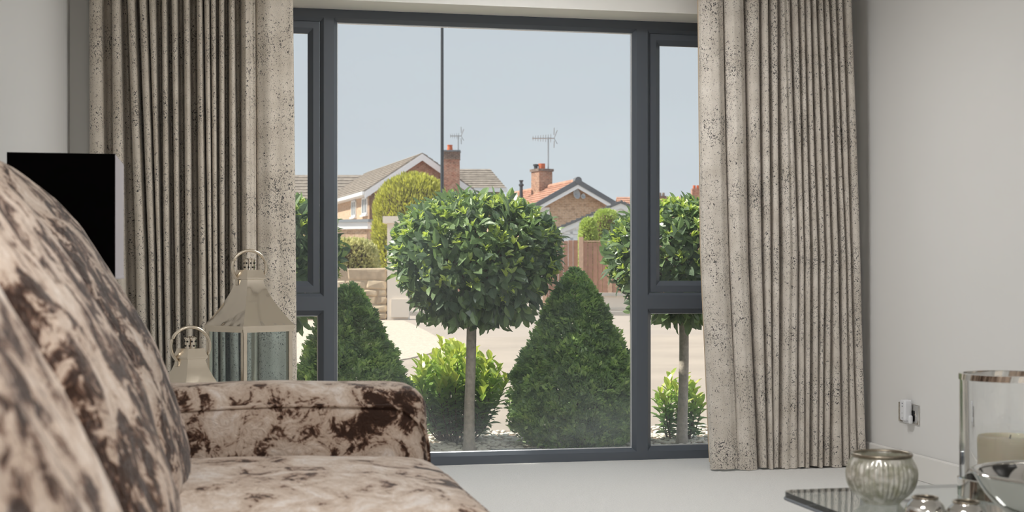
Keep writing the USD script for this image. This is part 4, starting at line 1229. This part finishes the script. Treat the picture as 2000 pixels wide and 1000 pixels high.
d = 42.0
hx0, hx1 = pix_r(724, d), pix_r(874, d)
ztop = z_of(341, d)
hedge("conifer_hedge", "tall rounded golden conifer hedge in front of the gabled house", "hedge", cf((hx0 + hx1) / 2, d + 1.1, (ztop + GZ) / 2), ((hx1 - hx0) / 2, 1.1, (ztop - GZ) / 2), 3.4, 34000, 0.07, 0.17, M["conifer"], 61, GZ, 0.9, 0.32)
d = 37.0
hx0, hx1 = pix_r(500, d), pix_r(734, d)
ztop = z_of(468, d)
hedge("privet_hedge", "low pale green and yellow leafy hedge above the stone wall", "hedge", cf((hx0 + hx1) / 2, d + 0.6, (ztop + GZ) / 2), ((hx1 - hx0) / 2, 0.6, (ztop - GZ) / 2), 6.0, 20000, 0.07, 0.15, M["hedge"], 62, GZ, 0.4, 0.6)
for k, (px0, px1, pt, dd, lab) in enumerate(((1131, 1166, 428, 47.5, "smooth clipped green hedge dome, the left one of the two above the fence"), (1155, 1212, 408, 49.5, "smooth clipped green hedge dome, the right and taller one above the fence"))):
    a, b2, zt2 = pix_r(px0, dd), pix_r(px1, dd), z_of(pt, dd)
    hedge("clipped_hedge", lab, "hedge", cf((a + b2) / 2, dd, (zt2 + GZ) / 2), ((b2 - a) / 2, 0.6, (zt2 - GZ) / 2), 3.2, 11000, 0.05, 0.11, M["topiary"], 63 + k, GZ, 0.3, 0.5, group="clipped hedge domes above the fence")

# ------------------------------------------------------------------ lamp column
ld = 34.0
lp = cf(pix_r(863.5, ld), ld, GZ)
lc = thing("lamp_column", "tall thin dark street lamp column rising beyond the stone wall", "street lamp", lp)
zz = np.array([0, 1.1, 1.15, 4, 8.0])
obj("column", tube(np.column_stack([np.full(5, lp[0]), np.full(5, lp[1]), GZ + zz]), np.array([0.062, 0.062, 0.044, 0.040, 0.034]), 14), M["dark_steel"], lc, smooth=30)
obj("bracket", tube([lp + UP * 7.95, lp + UP * 8.1 + R3 * 0.1, lp + UP * 8.15 + R3 * 0.5], 0.03, 10), M["dark_steel"], lc, smooth=True)
hl = obj("lantern_head", soft_box(lp[0] + 0.35, lp[0] + 0.95, lp[1] - 0.13, lp[1] + 0.13, 7.98, 8.12, 0.05, 10), M["dark_steel"], lc, smooth=True)
obj("lens", box(lp[0] + 0.42, lp[0] + 0.88, lp[1] - 0.1, lp[1] + 0.1, 7.965, 7.985), M["far_glass"], hl)


# ------------------------------------------------------------------ houses
def poly_wall(name, pts, off, mat, parent, **kw):
    """A flat wall polygon with metre coordinates for its bricks."""
    pts = np.asarray(pts, float)
    v, f = prism(pts, off)
    e = pts[1] - pts[0]
    e = e * [1, 1, 0]
    e /= np.linalg.norm(e)
    tri = v[f].reshape(-1, 3)
    uv = np.stack([(tri - pts[0]) @ e + (tri - pts[0]) @ np.cross(e, UP), tri[:, 2]], -1)
    return obj(name, (tri, np.arange(len(tri)).reshape(-1, 3)), mat, parent, False, uv, **kw)


def uv_box(name, o, ex, ey, a0, a1, b0, b1, z0, z1, mat, parent, **kw):
    v, f = obox(np.asarray(o, float), ex, ey, a0, a1, b0, b1, z0, z1)
    tri = v[f].reshape(-1, 3)
    uv = np.stack([(tri - o) @ ex + (tri - o) @ ey, tri[:, 2]], -1)
    return obj(name, (tri, np.arange(len(tri)).reshape(-1, 3)), mat, parent, False, uv, **kw)


def roof_slope(parent, el, er, rr_, rl, n, mat, th=0.06, seed=0):
    """Tile courses from the eave (el to er) up to the ridge (rl to rr_), each lapping the one below."""
    el, er, rr_, rl = (np.asarray(q, float) for q in (el, er, rr_, rl))
    nrm = np.cross(er - el, rl - el)
    nrm /= np.linalg.norm(nrm)
    if nrm[2] < 0:
        nrm = -nrm
    obj("roof_deck", prism([el, er, rr_, rl], -nrm * 0.08), mat, parent)
    for i in range(n):
        a, b = i / n, (i + 1.12) / n
        b = min(b, 1.0)
        p = [el + (rl - el) * a, er + (rr_ - er) * a, er + (rr_ - er) * b, el + (rl - el) * b]
        lift = nrm * th
        top = np.array([p[0] + lift, p[1] + lift, p[2] + nrm * 0.012, p[3] + nrm * 0.012])
        bot = np.array(p)
        v = np.vstack([bot, top])
        f = [(4, 5, 6), (4, 6, 7), (0, 1, 5), (0, 5, 4), (1, 2, 6), (1, 6, 5), (3, 0, 4), (3, 4, 7)]
        obj("tile_course", (v, np.array(f)), mat, parent)


def window(parent, o, ex, ey, a0, a1, z0, z1, bars=2):
    """A white casement set on the wall plane at o (ex along, ey into the wall)."""
    fr = 0.09
    w = obj("window_frame", cat_([obox(o, ex, ey, a0, a1, -0.06, 0.05, z0, z0 + fr), obox(o, ex, ey, a0, a1, -0.06, 0.05, z1 - fr, z1), obox(o, ex, ey, a0, a0 + fr, -0.06, 0.05, z0, z1), obox(o, ex, ey, a1 - fr, a1, -0.06, 0.05, z0, z1)] +
                                  [obox(o, ex, ey, a0 + (a1 - a0) * k / bars - 0.05, a0 + (a1 - a0) * k / bars + 0.05, -0.06, 0.05, z0, z1) for k in range(1, bars)]), M["white_upvc"], parent)
    obj("sill", obox(o, ex, ey, a0 - 0.08, a1 + 0.08, -0.14, 0.03, z0 - 0.1, z0), M["white_upvc"], w)
    for k in range(bars):
        s0, s1 = a0 + (a1 - a0) * k / bars + 0.05, a0 + (a1 - a0) * (k + 1) / bars - 0.05
        obj("window_pane", obox(o, ex, ey, s0, s1, -0.02, 0.0, z0 + 0.05, z1 - 0.05), M["far_glass"], w)


def antenna(name, label, base, zt, boom_dir, length, elems, zb):
    t = thing(name, label, "aerial", (base[0], base[1], zb))
    obj("mast", tube([base * [1, 1, 0] + UP * zb, base * [1, 1, 0] + UP * zt], 0.035, 8), M["aerial"], t)
    c0 = base * [1, 1, 0] + UP * (zt - 0.05)
    b = obj("boom", tube([c0 - boom_dir * length * 0.72, c0 + boom_dir * length * 0.28], 0.03, 6), M["aerial"], t)
    sd = np.cross(boom_dir, UP)
    sd = unit(sd * 0.45 + UP * 0.3)
    for k in range(elems):
        q0 = c0 + boom_dir * length * (-0.68 + 0.9 * k / elems)
        hh = 0.16 + 0.02 * k
        obj("element", tube([q0 - sd * hh, q0 + sd * hh], 0.012, 5), M["aerial"], b)
    ce = c0 + boom_dir * length * 0.26
    for s in (1, -1):
        obj("reflector", cat_([tube([ce, ce + sd * 0.1 + UP * s * 0.32 + boom_dir * 0.16 * 0.9], 0.022, 5), tube([ce - sd * 0.22 + UP * s * 0.3, ce + sd * 0.3 + UP * s * 0.3], 0.018, 5)]), M["aerial"], b)
    return t


# house A: gabled two-storey brick house, its gable turned a little to the left
rA = math.radians(17)
e1, e2 = R3 * math.cos(rA) + F3 * math.sin(rA), -R3 * math.sin(rA) + F3 * math.cos(rA)
DA = 78.0
C0 = cf(pix_r(722, DA), DA, 0)
WA = 5.75
zE, zR = z_of(371, DA), 7.42
hA = thing("gabled_house", "red brick two-storey house with a white edged gable and grey tiled roofs", "house", (C0[0], C0[1], GZ))
mid = C0 + e1 * WA / 2
LA = 15.0
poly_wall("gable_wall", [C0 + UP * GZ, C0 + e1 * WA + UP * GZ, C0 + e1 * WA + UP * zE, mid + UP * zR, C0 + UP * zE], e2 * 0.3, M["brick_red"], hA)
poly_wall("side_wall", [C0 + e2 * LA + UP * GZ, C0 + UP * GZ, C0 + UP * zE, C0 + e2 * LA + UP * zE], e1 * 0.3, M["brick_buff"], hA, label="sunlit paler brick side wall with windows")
ov = 0.35
sl = (zR - zE) / (WA / 2)
for s in (-1, 1):
    edge = (C0 - e1 * ov) if s < 0 else (C0 + e1 * (WA + ov))
    ze = zE - sl * ov + 0.16
    a, b = edge - e2 * 0.35 + UP * ze, mid - e2 * 0.35 + UP * (zR + 0.16)
    roof_slope(hA, a, a + e2 * (LA + 0.35), b + e2 * (LA + 0.35), b, 11, M["tile_grey"])
    obj("bargeboard", prism([a - UP * 0.05, b - UP * 0.05, b - UP * 0.42, a - UP * 0.42], -e2 * 0.06), M["white_upvc"], hA, label="white painted bargeboard along the gable edge")
g0_ = C0 - e1 * (ov + 0.02) + UP * (zE - sl * ov + 0.06)
obj("gutter", obox(g0_ * [1, 1, 0], e1, e2, -0.12, 0.0, -0.35, LA, g0_[2] - 0.12, g0_[2] + 0.06), M["white_upvc"], hA, label="white gutter along the side eave")
obj("soffit", obox(C0, e1, e2, -ov, 0.0, -0.35, LA, zE - 0.32, zE - 0.22), M["white_upvc"], hA)
for a0, a1 in ((0.55, 2.0), (3.9, 5.2)):
    window(hA, C0 - e1 * 0.01, -e2, e1, -a1, -a0, z_of(421, DA) + 0.1, zE - 0.35, 2)
# main block behind, ridge across the view
yM, yE = 96.0, 91.5
zMr, zMe = z_of(342, yM), z_of(414, yE)
roof_slope(hA, cf(pix_r(470, yE), yE, zMe), cf(pix_r(735, yE), yE, zMe), cf(pix_r(735, yM), yM, zMr), cf(pix_r(470, yM), yM, zMr), 12, M["tile_grey"])
obj("main_wall", obox(np.zeros(3), R3, F3, pix_r(474, yE), pix_r(735, yE), yE + 0.4, yM, GZ, zMe), M["brick_red"], hA)
yM, yE = 90.0, 86.0
zMr, zMe = z_of(330.5, yM), z_of(368, yE)
roof_slope(hA, cf(pix_r(860, yE), yE, zMe), cf(pix_r(989, yE), yE, zMe), cf(pix_r(957, yM), yM, zMr), cf(pix_r(860, yM), yM, zMr), 9, M["tile_grey"])
uv_box("wing_wall", cf(0, 0, 0), R3, F3, pix_r(862, yE), pix_r(978, yE), yE + 0.4, yM, GZ, zMe - 0.05, M["brick_red"], hA)
obj("wing_fascia", obox(np.zeros(3), R3, F3, pix_r(905, yE), pix_r(991, yE), yE - 0.08, yE, zMe - 0.22, zMe + 0.02), M["white_upvc"], hA, label="white fascia and gutter of the right wing")
# its chimney stack
dC = 77.4
ca0, ca1 = pix_r(866.5, dC), pix_r(897, dC)
ch = obj("chimney_stack", cat_([obox(np.zeros(3), R3, F3, ca0, ca1, dC, dC + 0.75, GZ, z_of(311, dC))]), M["brick_red"], hA) if False else uv_box("chimney_stack", np.zeros(3), R3, F3, ca0, ca1, dC, dC + 0.75, GZ, z_of(311, dC), M["brick_red"], hA)
uv_box("chimney_head", np.zeros(3), R3, F3, ca0 - 0.03, ca1 + 0.03, dC - 0.03, dC + 0.78, z_of(311, dC), z_of(296, dC), M["brick_dark"], ch, label="sooty dark brick head of the chimney")
obj("chimney_cap", obox(np.zeros(3), R3, F3, ca0 - 0.06, ca1 + 0.06, dC - 0.06, dC + 0.81, z_of(296, dC), z_of(293, dC)), M["lead"], ch)
pc = cf((ca0 * 0.62 + ca1 * 0.38), dC + 0.37, 0)
obj("chimney_pot", lathe([(0.16, z_of(293, dC)), (0.13, z_of(284, dC)), (0.15, z_of(283.5, dC)), (0.15, z_of(282, dC)), (0.0001, z_of(282, dC))], 20, (pc[0], pc[1], 0)), M["terracotta"], ch, smooth=40)
antenna("chimney_aerial", "thin television aerial on the tall left chimney", cf(ca1 - 0.06, dC + 0.2, 0), z_of(263, dC), R3, 0.62, 5, z_of(300, dC))
# flat-roofed porch in front, left
dP = 64.0
pa, pb = pix_r(600, dP), pix_r(718, dP)
ep1 = unit(R3 * 0.93 - F3 * 0.37)
ep2 = np.cross(UP, ep1)
po = cf(pb, dP, 0)
pt = z_of(447, dP)
por = thing("flat_roof_porch", "brick porch with a grey flat roof and white fascia beside the gabled house", "porch", (po[0], po[1], GZ))
uv_box("wall", po, ep1, ep2, -5.2, -0.1, 0.1, 3.2, GZ, pt, M["brick_buff"], por)
obj("fascia", obox(po, ep1, ep2, -5.3, 0.0, 0.0, 3.3, pt, z_of(433.5, dP)), M["white_upvc"], por)
obj("roof", obox(po, ep1, ep2, -5.38, 0.08, -0.08, 3.38, z_of(433.5, dP), z_of(428, dP)), M["roof_felt"], por)

# house B: buff brick bungalow
rB = math.radians(15.5)
e1, e2 = R3 * math.cos(rB) + F3 * math.sin(rB), -R3 * math.sin(rB) + F3 * math.cos(rB)
DB = 62.0
B0 = cf(pix_r(1047, DB), DB, 0)
WB = 3.55
zE, zR = z_of(404, DB), 4.78
hB = thing("brick_bungalow", "buff brick bungalow with an orange tiled roof and white edged gable", "house", (B0[0], B0[1], GZ))
mid = B0 + e1 * WB / 2
poly_wall("gable_wall", [B0 + UP * GZ, B0 + e1 * WB + UP * GZ, B0 + e1 * WB + UP * zE, mid + UP * zR, B0 + UP * zE], e2 * 0.3, M["brick_buff"], hB)
obj("white_panel", obox(B0, e1, e2, 0.0, 0.6, -0.05, 0.02, GZ, zE - 0.02), M["white_upvc"], hB, label="white rendered strip at the gable's left end")
poly_wall("side_wall", [B0 + e2 * 11 + UP * GZ, B0 + UP * GZ, B0 + UP * zE, B0 + e2 * 11 + UP * zE], e1 * 0.3, M["brick_buff"], hB)
ov = 0.3
sl = (zR - zE) / (WB / 2)
for s in (-1, 1):
    edge = (B0 - e1 * ov) if s < 0 else (B0 + e1 * (WB + ov))
    ze = zE - sl * ov + 0.14
    a, b = edge - e2 * 0.4 + UP * ze, mid - e2 * 0.4 + UP * (zR + 0.14)
    roof_slope(hB, a, a + e2 * 11.2, b + e2 * 11.2, b, 8, M["tile_red"])
    obj("bargeboard", prism([a - UP * 0.12, b - UP * 0.12, b - UP * 0.29, a - UP * 0.29], -e2 * 0.05), M["white_upvc"], hB, label="white painted bargeboard along the gable edge")
    obj("verge", prism([a + UP * 0.10, b + UP * 0.12, b - UP * 0.12, a - UP * 0.12], -e2 * 0.09), M["tile_edge"], hB, label="grey verge tiles along the roof edge")
obj("ridge_end", tube([mid - e2 * 0.52 + UP * (zR + 0.2), mid - e2 * 0.2 + UP * (zR + 0.2)], 0.16, 10), M["tile_edge"], hB)
obj("ridge", tube([mid - e2 * 0.4 + UP * (zR + 0.17), mid + e2 * 10.8 + UP * (zR + 0.17)], 0.12, 8), M["tile_red"], hB)
# chimney, standing on the left slope, corner towards us
dC = 66.0
ce = cf(pix_r(1053, dC), dC, 0)
f1, f2 = unit(R3 * 0.87 + F3 * 0.5), unit(-R3 * 0.5 + F3 * 0.87)
zc1, zc0 = z_of(329, dC), 3.6
chB = uv_box("chimney_stack", ce, f1, f2, 0, 0.72, 0, 0.72, zc0, zc1 - 0.12, M["brick_brown"], hB)
uv_box("chimney_head", ce, f1, f2, -0.05, 0.77, -0.05, 0.77, zc1 - 0.12, zc1, M["brick_dark"], chB, label="corbelled dark top course of the chimney")
obj("flashing", obox(ce, f1, f2, -0.12, 0.84, -0.12, 0.84, 3.9, 4.05), M["white_upvc"], chB, label="pale mortar flashing at the chimney foot")
pc = ce + f1 * 0.36 + f2 * 0.36
obj("chimney_pot", lathe([(0.16, zc1), (0.16, zc1 + 0.26), (0.12, zc1 + 0.26), (0.0001, zc1 + 0.22)], 18, (pc[0], pc[1], 0)), M["terracotta"], chB, smooth=40)
pc = ce + f1 * 0.12 + f2 * 0.5
obj("chimney_cowl", lathe([(0.09, zc1), (0.09, zc1 + 0.14), (0.13, zc1 + 0.15), (0.13, zc1 + 0.23), (0.0001, zc1 + 0.25)], 16, (pc[0], pc[1], 0)), M["dark_steel"], chB, smooth=40)
antenna("bungalow_aerial", "pale television aerial with a long boom on the bungalow chimney", ce + f1 * 0.62 + f2 * 0.2, z_of(266, dC), R3, 1.05, 8, zc1 - 0.3)
dF = 66.5
fp = cf(pix_r(1018, dF), dF, 0)
fl = obj("flue_pipe", lathe([(0.10, z_of(388, dF)), (0.085, z_of(380, dF)), (0.075, z_of(364, dF)), (0.12, z_of(363, dF)), (0.12, z_of(360, dF)), (0.07, z_of(359, dF)), (0.07, z_of(355, dF)), (0.10, z_of(354, dF)), (0.10, z_of(352, dF)), (0.0001, z_of(352, dF))], 16, (fp[0], fp[1], 0)), M["dark_steel"], hB, smooth=40, label="dark metal flue pipe through the orange roof")
# satellite dish and floodlight on the gable
for nm, lab, px, py, rx, rz in (("satellite_dish", "pale oval satellite dish high on the bungalow gable", 1125, 379, 0.15, 0.24), ("outdoor_light", "small round pale light beside the satellite dish", 1138, 384, 0.085, 0.115)):
    dd = 62.2
    p = cf(pix_r(px, dd), dd, z_of(py, dd))
    t = thing(nm, lab, "satellite dish" if nm[0] == "s" else "light", p)
    v, f = lathe([(0.0001, 0.07), (0.5, 0.05), (0.85, 0.01), (1.0, -0.03), (0.97, -0.06), (0.5, 0.0), (0.0001, 0.02)], 28)
    n1 = unit(-F3 * 0.8 + R3 * 0.55 + UP * 0.25)
    ax = unit(np.cross(UP, n1))
    ay = np.cross(n1, ax)
    w = v[:, :1] * ax * rx * 1.15 + v[:, 1:2] * ay * rz - v[:, 2:] * n1 * 1.3
    obj("reflector", (p + w, f), M["dish"], t, smooth=40)
    obj("arm", tube([p - n1 * 0.02, p + F3 * 1.0 - UP * 0.05], 0.025, 6), M["lead"], t)

# garage C: white fronted, its roof edge rising to the right
dG = 54.0
Gq = [cf(pix_r(px, dG), dG, z_of(py, dG)) for px, py in ((1086, 452), (1212, 399), (1300, 436))]
gc = thing("white_garage", "white clad garage gable with a sloping pale roof edge behind the fence", "garage", cf(pix_r(1190, dG), dG, GZ))
obj("front_wall", prism([cf(pix_r(1086, dG), dG, GZ), cf(pix_r(1300, dG), dG, GZ), Gq[2], Gq[1], Gq[0]], F3 * 0.2), M["white_upvc"], gc)
for a, b in ((0, 1), (1, 2)):
    p, q2 = Gq[a], Gq[b]
    obj("roof_plane", prism([p + UP * 0.02, q2 + UP * 0.02, q2 + UP * 0.02 + F3 * 4.5, p + UP * 0.02 + F3 * 4.5], UP * 0.10), M["tile_grey"], gc)
    obj("fascia", prism([p - UP * 0.16, q2 - UP * 0.16, q2 + UP * 0.04, p + UP * 0.04], -F3 * 0.12), M["white_upvc"], gc, label="white fascia board under the roof edge")
    n = 13
    for k in range(n):
        s0, s1 = k / n, (k + 0.94) / n
        obj("verge_tile", prism([p + (q2 - p) * s0 + UP * 0.03, p + (q2 - p) * s1 + UP * 0.03, p + (q2 - p) * s1 + UP * 0.12, p + (q2 - p) * s0 + UP * 0.17], -F3 * 0.16), M["tile_edge"], gc)
for k in range(7):
    zz = z_of(462 - 8 * k, dG)
    lx = pix_r(1088 + 18 * k, dG)
    obj("cladding_board", obox(np.zeros(3), R3, F3, lx, pix_r(1240, dG), dG - 0.03, dG, zz - 0.055, zz + 0.075), M["white_upvc"], gc)
window(gc, cf(0, dG, 0), R3, F3, pix_r(1097, dG), pix_r(1135, dG), z_of(469, dG), z_of(453, dG), 2)

# farther roofs and chimneys
dH = 92.0
hC = thing("distant_house", "distant house roof and brick chimneys just above the right bay tree", "house", cf(pix_r(1300, dH), dH + 3, GZ))
zr, ze = z_of(385, dH + 4), z_of(412, dH)
roof_slope(hC, cf(pix_r(1208, dH), dH, ze), cf(pix_r(1425, dH), dH, ze), cf(pix_r(1420, dH), dH + 4, zr), cf(pix_r(1213, dH), dH + 4, zr), 7, M["tile_red"])
obj("wall", obox(np.zeros(3), R3, F3, pix_r(1212, dH), pix_r(1420, dH), dH + 0.3, dH + 7, GZ, ze), M["brick_red"], hC)
obj("rear_slope", prism([cf(pix_r(1213, dH), dH + 4, zr), cf(pix_r(1420, dH), dH + 4, zr), cf(pix_r(1420, dH), dH + 8, ze), cf(pix_r(1213, dH), dH + 8, ze)], -UP * 0.1), M["tile_red"], hC)
for px0, px1, py, mt in ((1295, 1313, 377, "brick_dark"), (1365, 1383, 362, "brick_red")):
    c2 = uv_box("chimney_stack", np.zeros(3), R3, F3, pix_r(px0, dH), pix_r(px1, dH), dH + 3.4, dH + 4.1, ze, z_of(py, dH), M[mt], hC)
    for k in (0.3, 0.7):
        pp = cf(pix_r(px0 + (px1 - px0) * k, dH), dH + 3.75, 0)
        obj("chimney_pot", lathe([(0.10, z_of(py, dH)), (0.09, z_of(py - 7, dH)), (0.0001, z_of(py - 7, dH))], 12, (pp[0], pp[1], 0)), M["terracotta"] if mt == "brick_red" else M["brick_dark"], c2, smooth=40)
